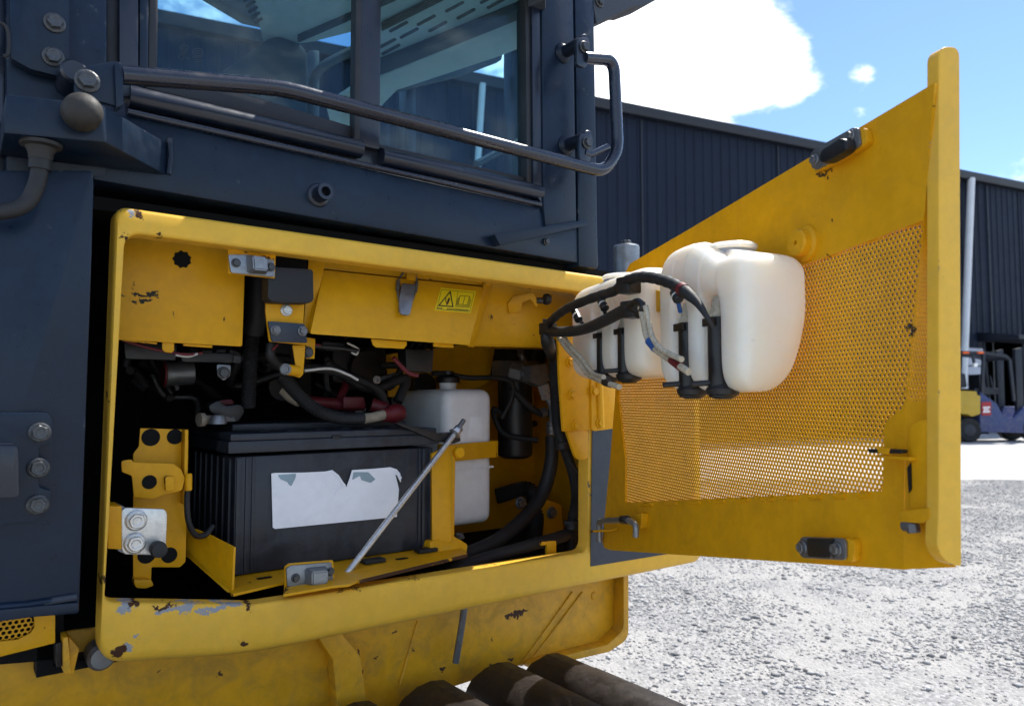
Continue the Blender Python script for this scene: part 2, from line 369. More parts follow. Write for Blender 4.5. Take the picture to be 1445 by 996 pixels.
M['trim'] = mat('dark_cab_trim', (.035, .042, .055), rough=.6, var=.15)
def tank_mat():
    m, nt, out = newmat('translucent_tank_plastic'); g = G(nt); co = g.n('ShaderNodeTexCoord').outputs['Object']
    b = g.n('ShaderNodeBsdfPrincipled'); n1 = g.noise(co, 14, 6, .6); n2 = g.noise(co, 60, 7, .7)
    col = g.mix(g.ramp(n1.outputs[0], .4, .7), (.91, .82, .69), (.87, .77, .63)); col = g.mix(g.math('MULTIPLY', g.ramp(n2.outputs[0], .60, .75), .35), col, (.45, .38, .28))
    g.set(b.inputs['Base Color'], col); b.inputs['Roughness'].default_value = .38
    b.inputs['Subsurface Weight'].default_value = .9; b.inputs['Subsurface Radius'].default_value = (1, .82, .6); b.inputs['Subsurface Scale'].default_value = .05
    nt.links.new(b.outputs[0], out.inputs[0]); return m
M['tank'] = tank_mat()
def glass_mat():
    m, nt, out = newmat('tinted_cab_glass'); g = G(nt); co = g.n('ShaderNodeTexCoord').outputs['Object']
    tr = g.n('ShaderNodeBsdfTransparent'); tr.inputs[0].default_value = (.56, .78, .86, 1)
    gl = g.n('ShaderNodeBsdfGlossy'); gl.inputs['Roughness'].default_value = .02; gl.inputs[0].default_value = (.9, .95, 1, 1)
    df = g.n('ShaderNodeBsdfDiffuse'); df.inputs[0].default_value = (.35, .40, .42, 1)  # thin diffuse film: dust, plus veiling reflection haze put into the colour
    lw_ = g.n('ShaderNodeLayerWeight'); lw_.inputs[0].default_value = .5; fr_ = g.math('ADD', .018, g.math('MULTIPLY', g.math('POWER', lw_.outputs['Facing'], 5), .95), True)
    nd = g.noise(co, 9, 8, .7); a = g.n('ShaderNodeMixShader'); g.set(a.inputs[0], g.math('MULTIPLY', g.ramp(nd.outputs[0], .30, .80), .06)); nt.links.new(tr.outputs[0], a.inputs[1]); nt.links.new(df.outputs[0], a.inputs[2])
    c = g.n('ShaderNodeMixShader'); nt.links.new(fr_, c.inputs[0]); nt.links.new(a.outputs[0], c.inputs[1]); nt.links.new(gl.outputs[0], c.inputs[2])
    nt.links.new(c.outputs[0], out.inputs[0]); return m
M['glass'] = glass_mat()
def gravel_mat(name, stones):
    m, nt, out = newmat(name); g = G(nt); co = g.n('ShaderNodeTexCoord').outputs['Object']; b = g.n('ShaderNodeBsdfPrincipled')
    big = g.noise(co, .9, 5, .6); mid = g.noise(co, 5, 6, .65)
    patch = g.ramp(g.math('ADD', g.math('MULTIPLY', big.outputs[0], .6), g.math('MULTIPLY', mid.outputs[0], .4)), .40, .60)
    if stones:
        at_ = g.n('ShaderNodeAttribute', attribute_name='tone'); fn = g.noise(co, 160, 4, .6)
        col = g.mix(at_.outputs['Fac'], (.17, .168, .168), (.58, .565, .54)); col = g.mix(g.math('MULTIPLY', fn.outputs[0], .3), col, (.3, .29, .28))
    else:
        v = g.n('ShaderNodeTexVoronoi'); g.set(v.inputs['Vector'], co); v.inputs['Scale'].default_value = 60; v.inputs['Randomness'].default_value = 1
        vc = g.n('ShaderNodeSeparateColor'); g.set(vc.inputs[0], v.outputs['Color'])
        st = g.mix(g.ramp(vc.outputs[0], .1, .9), (.22, .218, .215), (.40, .39, .375))
        col = g.mix(patch, st, (.40, .385, .36)); fn = g.noise(co, 200, 5, .7); col = g.mix(g.math('MULTIPLY', g.ramp(fn.outputs[0], .45, .7), .35), col, (.16, .16, .165))
        bp = g.n('ShaderNodeBump'); bp.inputs['Strength'].default_value = .8; bp.inputs['Distance'].default_value = .012; g.set(bp.inputs['Height'], v.outputs['Distance']); bp.invert = True; g.set(b.inputs['Normal'], bp.outputs[0])
    g.set(b.inputs['Base Color'], col); b.inputs['Roughness'].default_value = .9; b.inputs['Specular IOR Level'].default_value = .2
    nt.links.new(b.outputs[0], out.inputs[0]); return m
M['gravel'] = gravel_mat('gravel_bed', False); M['stone'] = gravel_mat('gravel_stones', True)
M['concrete'] = mat('pale_concrete', (.44, .435, .42), rough=.85, var=.10, vscale=1.2, dust=.3, dustcol=(.38, .37, .35), bump=.2, bscale=60)
M['cladding'] = mat('navy_metal_cladding', (.007, .013, .028), rough=.6, spec=.2, var=.10, vscale=1.2, dust=.25, dustcol=(.012, .018, .030), streak=.1)
M['gutter'] = mat('dark_gutter', (.005, .008, .016), rough=.5, var=.1, vscale=2)
M['pipe'] = mat('white_pvc_pipe', (.60, .62, .64), rough=.4, var=.06, vscale=3)

# ------------------------------------------------------------------ ground
def depthpt(px, depth, z=0):            # on the ground: image column px at a given distance ahead
    return V((CAM.x, CAM.y, z)) + H2 * depth + RT * ((px - CX) / FPX * depth)
g_ = mesh_obj('gravel_ground', [(-400, -400, 0), (400, -400, 0), (400, 400, 0), (-400, 400, 0)], [(0, 1, 2, 3)], M['gravel'], smooth=False)
tag(g_, kind='structure')
a0 = V((CAM.x, CAM.y, .004)) + H2 * 10.7
edge_ = [a0 + RT * (-60 + .25 * i) + H2 * (.22 * mnoise.noise(V((i * .21, 3, 0))) + .10 * mnoise.noise(V((i * .9, 7, 0)))) for i in range(601)]
c_ = mesh_obj('concrete_apron', edge_ + [a0 + RT * 90 + H2 * 60, a0 - RT * 60 + H2 * 60], [tuple(range(603))], M['concrete'], smooth=False)
tag(c_, kind='structure')
def gravel_stones():
    iv = np.array([(1, 0, 0), (-1, 0, 0), (0, 1, 0), (0, -1, 0), (0, 0, 1), (0, 0, -1)], float)
    it = np.array([(0, 2, 4), (2, 1, 4), (1, 3, 4), (3, 0, 4), (2, 0, 5), (1, 2, 5), (3, 1, 5), (0, 3, 5)]); NV = 6
    N = 170000
    dd = np.sqrt(rng.uniform(1.8 ** 2, 10.65 ** 2, N)); lt = rng.uniform(-.05, .78, N) * dd
    x = CAM.x + H2.x * dd + RT.x * lt; y = CAM.y + H2.y * dd + RT.y * lt
    cl = np.array([mnoise.noise(V((a * 1.3, b * 1.3, 0))) * .6 + mnoise.noise(V((a * 4, b * 4, 3))) * .5 for a, b in zip(x, y)])
    keep = rng.random(N) < np.clip(.50 + cl * 1.5, .08, 1); x, y, cl = x[keep], y[keep], cl[keep]; N = len(x)
    s = rng.lognormal(math.log(.0056), .45, N).clip(.0025, .022)
    sc_ = np.stack([s * rng.uniform(.7, 1.4, N), s * rng.uniform(.7, 1.4, N), s * rng.uniform(.35, .75, N)], 1)
    ang = rng.uniform(0, 6.283, N); vv = iv[None] * sc_[:, None, :] * rng.uniform(.72, 1.2, (N, NV, 1))
    c, n_ = np.cos(ang)[:, None], np.sin(ang)[:, None]
    X = vv[..., 0] * c - vv[..., 1] * n_ + x[:, None]; Y = vv[..., 0] * n_ + vv[..., 1] * c + y[:, None]; Z = vv[..., 2] + (s * .25)[:, None]
    co = np.stack([X, Y, Z], -1).reshape(-1, 3); fa = (it[None] + (np.arange(N) * NV)[:, None, None]).reshape(-1, 3)
    me = bpy.data.meshes.new('gravel_stones'); me.vertices.add(len(co)); me.vertices.foreach_set('co', co.ravel()); me.loops.add(fa.size); me.loops.foreach_set('vertex_index', fa.ravel().astype(np.int32))
    me.polygons.add(len(fa)); me.polygons.foreach_set('loop_start', np.arange(0, fa.size, 3, dtype=np.int32)); me.polygons.foreach_set('loop_total', np.full(len(fa), 3, np.int32)); me.update()
    tone = np.clip(rng.beta(2.6, 1.3, N) , 0, 1); tone[rng.random(N) < .09] *= .12
    a = me.attributes.new('tone', 'FLOAT', 'POINT'); a.data.foreach_set('value', np.repeat(tone, NV).astype(np.float32))
    me.materials.append(M['stone']); o = link(bpy.data.objects.new('gravel_stones', me)); tag(o, 'loose pale grey gravel stones strewn over the yard', 'gravel', kind='stuff')
gravel_stones()

# ------------------------------------------------------------------ warehouse
WALL0 = V((CAM.x, CAM.y, 0)) + H2 * 24 + RT * ((1400 - CX) / FPX * 24)      # a point of the wall foot
WA = math.atan(FPX / 2236.)
WD = (RT * math.cos(WA) + H2 * math.sin(WA)).normalized(); WNn = V((WD.y, -WD.x, 0))
if WNn.dot(CAM - WALL0) < 0: WNn = -WNn
EAVE = 8.45
def wp(s, z, off=0.): return WALL0 + WD * s + WNn * off + V((0, 0, z))
wh = thing('warehouse', wp(0, 0), 'long navy metal clad warehouse behind the yard', 'warehouse')
def ribs(name, s0, s1, z0, z1, pitch=.30, parent=wh):
    vs_, fs = [], []; s = s0; prof = [(0, 0), (pitch * .68, 0), (pitch * .74, .022), (pitch * .94, .022)]
    while s < s1:
        for ds, o in prof:
            vs_ += [wp(s + ds, z0, o), wp(s + ds, z1, o)]
        s += pitch
    for i in range(0, len(vs_) - 2, 2): fs.append((i, i + 2, i + 3, i + 1))
    return mesh_obj(name, vs_, fs, M['cladding'], parent, smooth=False)
ribs('wall_cladding', -60, -.55, 0, EAVE - .12); ribs('wall_cladding', 1.7, 60, 0, EAVE - .12); ribs('wall_cladding', -.55, 1.7, 3.1, EAVE - .12)
prism('gutter', [wp(-61, EAVE - .18, .02), wp(-61, EAVE - .18, .22), wp(-61, EAVE + .06, .26), wp(-61, EAVE + .06, .02)], WD * 122, M['gutter'], wh, .01)
prism('roof', [wp(-61, EAVE + .02, .2), wp(-61, EAVE + 1.7, -9), wp(-61, EAVE + 1.6, -9), wp(-61, EAVE - .06, 0)], WD * 122, M['gutter'], wh, 0)
mesh_obj('back_wall', [wp(-60, 0, -8), wp(60, 0, -8), wp(60, EAVE, -8), wp(-60, EAVE, -8)], [(0, 1, 2, 3)], M['void'], wh, smooth=False)
def on_wall(px, py, off):
    p = atP(px, py, WALL0 + WNn * off, WNn); return (p - WALL0).dot(WD), p.z
for (x0, y0, x1, y1) in ((1371, 262, 1357, 600), (681, 128, 652, 300)):
    s0, z0 = on_wall(x0, y0, .2); s1, _ = on_wall(x1, y1, .2); z1 = .3
    cyl('downpipe', wp(s0, EAVE - .15, .2), wp(s1, z1, .2), .11 if x0 > 1000 else .075, M['pipe'], wh, 16)
s0, _ = on_wall(1300, 560, 0); s1, _ = on_wall(1398, 560, 0)
M['shutter'] = mat('pale_roller_shutter', (.34, .37, .45), rough=.5, var=.06, vscale=2)
k = 0
while k < 9:
    prism('shutter_slat', [wp(-2.3, .1 + k * .3, .05), wp(-2.3, .385 + k * .3, .05), wp(-2.3, .37 + k * .3, .09), wp(-2.3, .12 + k * .3, .09)], WD * 1.75, M['shutter'], wh, .01); k += 1
prism('canopy', [wp(-.7, 3.0, 0), wp(-.7, 3.0, 1.3), wp(-.7, 3.12, 1.3), wp(-.7, 3.3, 0)], WD * 2.6, M['gutter'], wh, .01)
for i in range(-12, 14):
    prism('panel_joint', [wp(i * 4.6, 0.2, .036), wp(i * 4.6 + .05, 0.2, .036), wp(i * 4.6 + .05, EAVE - .2, .036), wp(i * 4.6, EAVE - .2, .036)], WNn * .02, M['gutter'], wh, 0)

# ------------------------------------------------------------------ forklift
def forklift():
    D0 = 19.4; base = depthpt(1400, D0)
    M['fk_blue'] = mat('forklift_blue', (.018, .035, .13), rough=.4, var=.1, vscale=3, dust=.2); M['fk_yellow'] = mat('forklift_yellow', (.45, .29, .012), rough=.45, var=.1, vscale=4, dust=.2, edge=None)
    M['fk_red'] = mat('forklift_red', (.32, .015, .02), rough=.4); M['fk_dark'] = mat('forklift_dark', (.012, .016, .025), rough=.5, var=.2, vscale=5); M['tyre'] = mat('tyre_rubber', (.015, .015, .015), rough=.85, var=.3, vscale=10)
    M['lamp_white'] = mat('lamp_lens', (.8, .8, .8), rough=.1); M['lamp_orange'] = mat('orange_lens', (.8, .12, .01), rough=.2)
    t = thing('forklift', base, 'blue and yellow forklift parked before the dark warehouse door', 'forklift')
    def q(px, py, dep=0.):               # side-view point: photograph column and row at the forklift's distance, dep metres further back
        p = CAM + ray(px, py) * (D0 / ray(px, py).dot(H2)); return p + H2 * dep
    def side(name, pts, d0, w, m, r=.03, bev=.02):
        return prism(name, rounded([q(x, y, d0) for x, y in pts], r), H2 * w, m, t, bev)
    body = side('chassis', [(1383, 553), (1390, 558), (1407, 570), (1416, 588), (1430, 590), (1445, 574), (1475, 574), (1478, 612), (1383, 609)], 0, 1.1, M['fk_blue'])
    side('counterweight', [(1330, 552), (1356, 551), (1378, 552), (1378, 557), (1383, 558), (1383, 584), (1370, 588), (1366, 584), (1348, 584), (1340, 600), (1330, 600)], -.02, 1.14, M['fk_yellow'], .05, .04)
    side('brand_panel', [(1384.5, 567), (1397.5, 567), (1397.5, 586), (1384.5, 586)], -.03, .02, M['fk_red'], 0, 0)
    for k, (x0, x1, yy) in enumerate(((1386, 1396, 575), (1387, 1394, 578), (1386, 1396, 581))):
        side('panel_lettering', [(x0, yy - 1), (x1, yy - 1.6), (x1, yy + .6), (x0, yy + 1)], -.036, .004, M['lamp_white'], 0, 0)
    side('hood', [(1378, 548), (1388, 548), (1392, 556), (1408, 568), (1408, 576), (1380, 570)], .1, .9, M['fk_dark'])
    side('seat', [(1393, 548), (1392, 528), (1398, 527), (1402, 546), (1422, 548), (1422, 556), (1394, 556)], .3, .5, M['fk_dark'], .05, .03)
    side('seat', [(1357, 527), (1372, 526), (1375, 546), (1357, 548)], .3, .5, M['fk_dark'], .05, .03).name = 'gas_bottle'
    for dz in (0, 1.0):
        for pts in ([(1387, 498), (1391, 499), (1389, 556), (1385, 556)], [(1423, 502), (1428, 508), (1434, 566), (1430, 566)]):
            side('guard_post', pts, dz, .07, M['fk_dark'], 0, .01)
    side('overhead_guard', [(1340, 494), (1391, 496), (1420, 500), (1428, 507), (1424, 508), (1418, 504), (1390, 500), (1340, 498)], 0, 1.07, M['fk_dark'], 0, .01)
    for px_, m_ in ((1383, 'lamp_orange'), (1362, 'lamp_orange')): side('signal_lamp', [(px_ - 4, 496), (px_ + 4, 496.5), (px_ + 4, 499), (px_ - 4, 499)], -.05, .06, M[m_], 0, .005)
    cyl('work_lamp', q(1374, 515, -.1), q(1374, 515, 0), .055, M['lamp_white'], t, 16)
    side('work_lamp_bracket', [(1371, 500), (1375, 501), (1377, 512), (1374, 512)], 0, .05, M['fk_dark'], 0, .005)
    side('mast', [(1436, 492), (1446, 490), (1450, 612), (1441, 612)], .1, .12, M['fk_dark'], 0, .01); side('mast', [(1436, 492), (1446, 490), (1450, 612), (1441, 612)], .85, .12, M['fk_dark'], 0, .01)
    side('steering_column', [(1414, 530), (1416, 529), (1424, 556), (1420, 558)], .5, .06, M['fk_dark'], 0, .01)
    for px_, rr in ((1368, .32), (1462, .36)):
        for dz in (-.02, .9):
            c = q(px_, 600, dz); c.z = rr + .004
            w_ = lathe('wheel', c, H2, [(0, .0), (0, rr * .5), (.01, rr * .55), (.0, rr * .85), (.03, rr), (.19, rr), (.22, rr * .85), (.22, 0)], M['tyre'], t, 28)
            lathe('rim', c - H2 * .012, H2, [(0, .0), (0, rr * .22), (.012, rr * .48), (.03, rr * .5)], M['fk_dark'], w_, 20)
forklift()

# ------------------------------------------------------------------ the machine: body, cab, side frame, door
mc = thing('crawler_machine', (0.6, .6, 0), 'yellow and navy crawler machine with its side service door swung open', 'machine')
ZL, ZR = .150, 1.36
zt0, zb0 = 1.449, .838
FR_OUT = [V((.1625, 0, zt0)), V((ZR, 0, zt0 - .004)), V((ZR, 0, zb0 - .006)), at(352, 926, 0), at(140, 940, 0)]
il, ir = at(163, 600, 0).x, at(832, 600, 0).x
zti, zbi = at(205, 331, 0).z, at(355, 853, 0).z
FR_IN = [V((il + .004, 0, zti)), V((ir, 0, at(788, 408, 0).z)), V((ir - .004, 0, at(828, 779, 0).z)), at(360, 853, 0), at(147, 850, 0)]
lo_, li_ = rounded(FR_OUT, [.018, .005, .03, .06, .030], 8), rounded(FR_IN, [.022, .020, .022, .012, .014], 8)
prof = [(0, .04), (0, .020), (.015, .011), (.06, .0055), (.13, .0020), (.24, 0), (.86, 0), (.95, .0006), (.995, .003), (1.0, .006), (1.0, .030)]
vs_, fs = [], []; N = len(lo_)
for s, y in prof:
    for a, b in zip(lo_, li_): p = a.lerp(b, s); vs_.append((p.x, y, p.z))
for k in range(len(prof) - 1):
    for i in range(N): j = (i + 1) % N; fs.append((k * N + i, k * N + j, (k + 1) * N + j, (k + 1) * N + i))
sf = mesh_obj('side_frame', vs_, fs, M['frame'], mc, angle=50); tag(sf, 'chipped yellow frame round the open service bay')
# bay interior: black back, roof, floor and left side put in against light leaks
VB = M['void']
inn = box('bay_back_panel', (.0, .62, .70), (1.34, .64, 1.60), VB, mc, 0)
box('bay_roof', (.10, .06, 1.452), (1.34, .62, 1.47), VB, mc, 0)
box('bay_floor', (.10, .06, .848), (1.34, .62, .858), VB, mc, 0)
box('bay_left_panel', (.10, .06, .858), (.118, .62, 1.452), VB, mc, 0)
box('bay_right_panel', (1.27, .05, .858), (1.278, .62, 1.452), M['door'], mc, 0)
box('bay_rear_plate', (.99, .50, .858), (1.27, .505, 1.30), M['door'], mc, 0)
# skirt below, with its lip
sk = pol('skirt', [(-20, 925), (100, 890), (350, 860), (874, 812), (874, 888), (846, 911), (740, 936), (620, 975), (520, 1020), (-20, 1020)], .10, .008, M['skirt'], mc, 0, .002)
pts = rounded([at(866, 800, .10), at(873, 800, .10), at(873, 896, .10), at(846, 914, .10), at(738, 938, .10), at(738, 930, .10), at(843, 904, .10), at(866, 884, .10)], [0, 0, .02, .004, 0, 0, .004, .015])
prism('skirt_lip', pts, (0, -.03, 0), M['skirt'], mc, .002)
for ln in ([(590, 875), (564, 965)], [(808, 835), (735, 938)], [(822, 835), (745, 938)]):
    tube('weld_seam', [at(x, y, .099) for x, y in ln], .0028, M['skirt'], mc, 8)
pol('skirt_gusset', [(440, 885), (470, 880), (508, 925), (520, 1010), (478, 1010), (470, 930)], .07, .03, M['skirt'], mc, .004)
lathe('plug', at(838, 840, .1), (0, -1, 0), [(0, .009), (.002, .008), (.004, .004), (.005, 0)], M['skirt'], mc)
drain = thing('drain_hose', at(643, 934, .07), 'thin grey drain hose hanging below the side frame', 'hose')
tube('hose', [at(657, 845, .055), at(652, 880, .06), at(647, 910, .065), at(643, 934, .07)], .0062, M['steel'], drain)
# lower left: vent panel and brackets
M['ventback'] = M['void']
def inside(p, poly):
    x, y = p; c = False; n = len(poly)
    for i in range(n):
        x1, y1 = poly[i]; x2, y2 = poly[i - 1]
        if (y1 > y) != (y2 > y) and x < (x2 - x1) * (y - y1) / (y2 - y1) + x1: c = not c
    return c
def perforated(name, poly, to3, pitch, hole, thick, nrm, m, parent, rot=0.):
    """sheet of hexagonal cells, each with its own punched hole; poly in the sheet's own metric coordinates"""
    xs, ys = [p[0] for p in poly], [p[1] for p in poly]; vs_, fs, idx = [], [], {}
    R6 = pitch / math.sqrt(3); nrm = V(nrm) * thick
    def vid(x, y, back):
        k = (round(x * 2e5), round(y * 2e5), back)
        if k not in idx: idx[k] = len(vs_); p = to3(x, y); vs_.append(p - nrm if back else p)
        return idx[k]
    row = 0; y = min(ys)
    while y < max(ys):
        x = min(xs) + (pitch / 2 if row % 2 else 0)
        while x < max(xs):
            if inside((x, y), poly):
                o = [vid(x + R6 * math.cos(R(60 * k + 30)), y + R6 * math.sin(R(60 * k + 30)), 0) for k in range(6)]
                b0 = len(vs_)
                for dn in (0, 1):
                    for k in range(12):
                        p = to3(x + hole * math.cos(R(30 * k + 30)), y + hole * math.sin(R(30 * k + 30))); vs_.append(p - nrm if dn else p)
                for k in range(6):
                    n_ = (k + 1) % 6; i0, i1, i2 = b0 + 2 * k, b0 + 2 * k + 1, b0 + (2 * k + 2) % 12
                    fs.append((o[k], i1, i0)); fs.append((o[k], o[n_], i1)); fs.append((o[n_], i2, i1))
                for k in range(12): j = (k + 1) % 12; fs.append((b0 + k, b0 + j, b0 + 12 + j, b0 + 12 + k))
            x += pitch
        y += pitch * math.sqrt(3) / 2; row += 1
    me = bpy.data.meshes.new(name); me.from_pydata([tuple(v) for v in vs_], [], fs); me.update()
    return finish(name, me, m, parent, smooth=False)
o0 = at(-20, 925, .03)
def vent3(x, y): return V((x, .028, y))
vp = [(at(x, y, .03).x, at(x, y, .03).z) for x, y in ((-30, 868), (47, 868), (49, 884), (43, 893), (25, 902), (-30, 909))]
perforated('vent_grille', vp, vent3, .0062, .0023, .002, (0, -1, 0), M['yellow'], mc)
pol('vent_panel', [(-30, 908), (25, 902), (43, 893), (49, 884), (47, 862), (78, 862), (78, 907), (-30, 934)], .024, .004, M['yellow'], mc)
pol('vent_backing', [(-30, 850), (90, 850), (90, 930), (-30, 940)], .06, .004, VB, mc)
pol('lower_bracket', [(78, 908), (88, 905), (88, 940), (80, 942)], .03, .03, M['track'], mc)
pol('lower_bracket', [(89, 900), (96, 898), (101, 950), (90, 950)], .02, .03, M['skirt'], mc); pol('lower_bracket', [(97, 898), (112, 915), (104, 950), (99, 950)], .035, .03, M['skirt'], mc)
lathe('rubber_mount', at(138, 918, .075), (0, -1, 0), [(0, .017), (.03, .017), (.036, .013), (.037, 0)], M['steel'], mc)
# dark panel of paint right of the bay
pol('navy_decal', [(837.5, 500), (980, 520), (980, 775), (935, 782.5), (833.5, 799)], -.0012, .001, M['decal'], mc, 0, 0)

# --- left pillar and its hinge plates
pil = pol('pillar', [(-60, 240), (131, 240), (133, 262), (112, 866), (-60, 880)], -.02, .06, M['navy'], mc, 0, .004); tag(pil, 'navy pillar left of the service bay')
pol('pillar_foot', [(-60, 866), (111, 850), (111, 862), (-60, 884)], -.028, .05, M['navy'], mc, .002, .002)
tube('weld_seam', [at(-20, 858, -.022), at(40, 853, -.022), at(108, 842, -.022)], .004, M['navy'], pil, 8)
hp = pol('hinge_plate', [(-30, 582), (66, 582), (74, 592), (73, 626), (55, 630), (55, 688), (73, 692), (70, 716), (48, 738), (26, 737), (-30, 748)], -.03, .012, M['navy'], mc, .004, .0025)
pol('hinge_knuckle', [(-30, 628), (26, 628), (28, 702), (-30, 704)], -.085, .055, M['navy_dark'], hp, .006, .004)
for x, y in ((56, 610), (54, 660), (53, 712)): bolt(at(x, y, -.031), (0, -1, 0), .0088, M['boltm'], hp)
# upper left
pol('cab_corner_post', [(8, -40), (152, -40), (152, 250), (8, 250)], .02, .05, M['navy'], mc, 0, .006)
pol('cab_corner_trim', [(-60, -40), (8, -40), (8, 300), (-60, 300)], .03, .05, M['navy_dark'], mc, 0, .004)
hpl = pol('hinge_plate', [(40, -40), (98, -40), (98, 95), (88, 108), (76, 106), (44, 98), (15, 82), (13, -40)], .0, .015, M['navy'], mc, .003, .002)
for x, y in ((77, 33), (75, 81)): bolt(at(x, y, -.001), (0, -1, 0), .0092, M['boltm'], hpl)
pol('door_gap_seal', [(150, -40), (168, -40), (168, 140), (150, 130)], .04, .02, M['seal'], mc, 0, .002)
pol('door_edge', [(168, -40), (196, -40), (196, 140), (168, 135)], .025, .03, M['navy_dark'], mc, 0, .004)
pol('door_edge', [(197, -40), (211, -40), (210, 120), (196, 125)], .03, .03, M['navy'], mc, 0, .004)
pol('window_seal', [(211, -40), (224, -40), (222, 108), (209, 108)], .034, .03, M['seal'], mc, 0, .003)
tube('wire', spline([at(-20, 25, .0), at(5, 35, 0), at(12, 48, 0), at(12, 75, 0), at(5, 80, 0)], 6), .0022, M['rubber'], hpl, 8)
# bracket block with its rubber stop and cable
FY = -.075
blk_f = [at(8, 132, FY), at(143, 147, FY), at(149, 201, FY), at(5, 188, FY)]
blk_b = [at(-20, 140, .03), at(237, 197, .022), at(236, 246, .022), at(60, 235, .03)]
vsb = [blk_f[0], blk_f[1], blk_f[2], blk_f[3], V((blk_f[0].x, .03, blk_f[0].z)), V((blk_b[1].x, .022, blk_f[1].z)), V((blk_b[2].x, .022, blk_f[2].z)), V((blk_f[3].x, .03, blk_f[3].z))]
bmb = bmesh.new(); q_ = [bmb.verts.new(v) for v in vsb]
for f in ((0, 1, 2, 3), (1, 5, 6, 2), (5, 4, 7, 6), (4, 0, 3, 7), (0, 4, 5, 1), (3, 2, 6, 7)): bmb.faces.new([q_[i] for i in f])
bmesh.ops.bevel(bmb, geom=list(bmb.edges), offset=.003, segments=2, affect='EDGES', profile=.6)
blk = bm_obj('step_bracket', bmb, M['navy'], mc); tag(blk, 'boxy navy bracket under the handrail pivot')
tube('weld_seam', [at(239, 196, .019), at(241, 220, .019), at(238, 246, .019)], .004, M['navy'], blk, 8)
lathe('rubber_stop', at(113, 163, FY - .001), (0, -1, -.1), [(0, .0185), (.012, .0215), (.024, .021), (.033, .0165), (.038, .009), (.0395, 0)], M['rubber_knob'], blk, 28)
gl_ = at(58, 205, -.055)
lathe('cable_gland', V((gl_.x, gl_.y, blk_f[3].z + .002)), (0, 0, -1), [(0, .0215), (.004, .0215), (.006, .016), (.012, .013), (.02, .012), (.022, .009)], M['rubber_knob'], blk)
cb = thing('cable', at(50, 270, -.06), 'bent black rubber cable under the navy bracket', 'cable')
tube('cable_sheath', spline([V((gl_.x, gl_.y, blk_f[3].z - .01)), at(56, 240, -.055), at(51, 262, -.055), at(38, 286, -.055), at(10, 298, -.055), at(-40, 300, -.055)], 8), .0092, M['rubber'], cb)
tube('cable_sleeve', [at(57, 226, -.055), at(56, 240, -.055)], .0115, M['rubber'], cb)

# --- cab wall
beam = pol('cab_sill_beam', [(131, 150), (181, 162), (762, 293), (772, 318), (842, 314), (845, 376), (131, 253)], .022, .05, M['navy'], mc, 0, .003); tag(beam, 'navy cab sill beam above the bay')
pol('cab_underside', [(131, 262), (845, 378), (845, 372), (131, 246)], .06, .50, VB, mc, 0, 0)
post1 = pol('cab_rear_post', [(764, -40), (809, -40), (814, 322), (770, 320), (767, 290)], .016, .05, M['navy'], mc, 0, .005); tag(post1, 'navy cab post beside the window')
post2 = pol('cab_rear_post', [(811, -40), (838, -40), (845, 380), (817, 376)], .018, .06, M['navy'], mc, 0, .006); tag(post2, 'outermost navy cab post against the sky')
pol('door_edge', [(741, -40), (749, -40), (752, 268), (744, 262)], .026, .03, M['seal'], mc, 0, .003); pol('door_edge', [(750, -40), (763, -40), (766, 290), (753, 268)], .020, .04, M['navy_dark'], mc, 0, .004)
mull = pol('window_mullion', [(507, -40), (539, -40), (537, 212), (505, 205)], .026, .03, M['navy_dark'], mc, 0, .005)
pol('mullion_seal', [(503, -40), (511, -40), (508, 205), (500, 200)], .022, .02, M['seal'], mc, 0, .002)
# window sill: two rolled door rails
def rolled(name, a, b, r, m, flat=1.0):
    return tube(name, [V(a), V(b)], r, m, mc, 20)
rolled('door_lower_rail', at(182, 136, .030), at(509, 211, .030), .0150, M['navy_dark']); rolled('door_lower_rail', at(537, 222, .030), at(762, 273, .030), .0155, M['navy_dark'])
pol('door_lower_skin', [(178, 120), (510, 197), (762, 256), (764, 290), (180, 160)], .040, .02, M['navy_dark'], mc, 0, .003)
rolled('door_drip_edge', at(180, 158, .018), at(763, 289, .018), .0048, M['rail'])
pol('window_seal', [(205, 100), (222, 95), (505, 181), (505, 199), (205, 124)], .034, .02, M['seal'], mc, 0, .002); pol('window_seal', [(536, 204), (742, 250), (742, 260), (536, 214)], .034, .02, M['seal'], mc, 0, .002)
gp = pol('window_pane', [(216, -60), (512, -60), (505, 188), (216, 100)], .045, .005, M['glass'], mc, 0, 0); tag(gp, 'front tinted pane of the cab window')
gp2 = pol('window_pane', [(535, -60), (745, -60), (745, 255), (535, 208)], .045, .005, M['glass'], mc, 0, 0); tag(gp2, 'rear tinted pane of the cab window')
# certification marks on the front pane
def ring(px, py, rx, ry, w, Y, m, parent, name='glass_mark', seg=24, arc=1.0, a0=0.):
    c = at(px, py, Y); ex = at(px + 1, py, Y) - c; ez = at(px, py - 1, Y) - c; vs_, fs = [], []
    for k in range(seg + 1):
        a = a0 + 2 * math.pi * arc * k / seg
        for q in (0, 1): vs_.append(c + ex * (math.cos(a) * (rx + (w if q else 0))) + ez * (math.sin(a) * (ry + (w if q else 0))))
    for k in range(seg): fs.append((2 * k, 2 * k + 1, 2 * k + 3, 2 * k + 2))
    return mesh_obj(name, vs_, fs, m, parent, smooth=False)
M['etch'] = mat('etched_mark', (.03, .04, .05), rough=.7)
ring(260, 68, 5.5, 4.5, .8, .0446, M['etch'], gp)
for dx in (-2.6, 0, 2.6): ring(260 + dx, 68, 1.3, 1.8, .6, .0446, M['etch'], gp, arc=.7, a0=1.0)
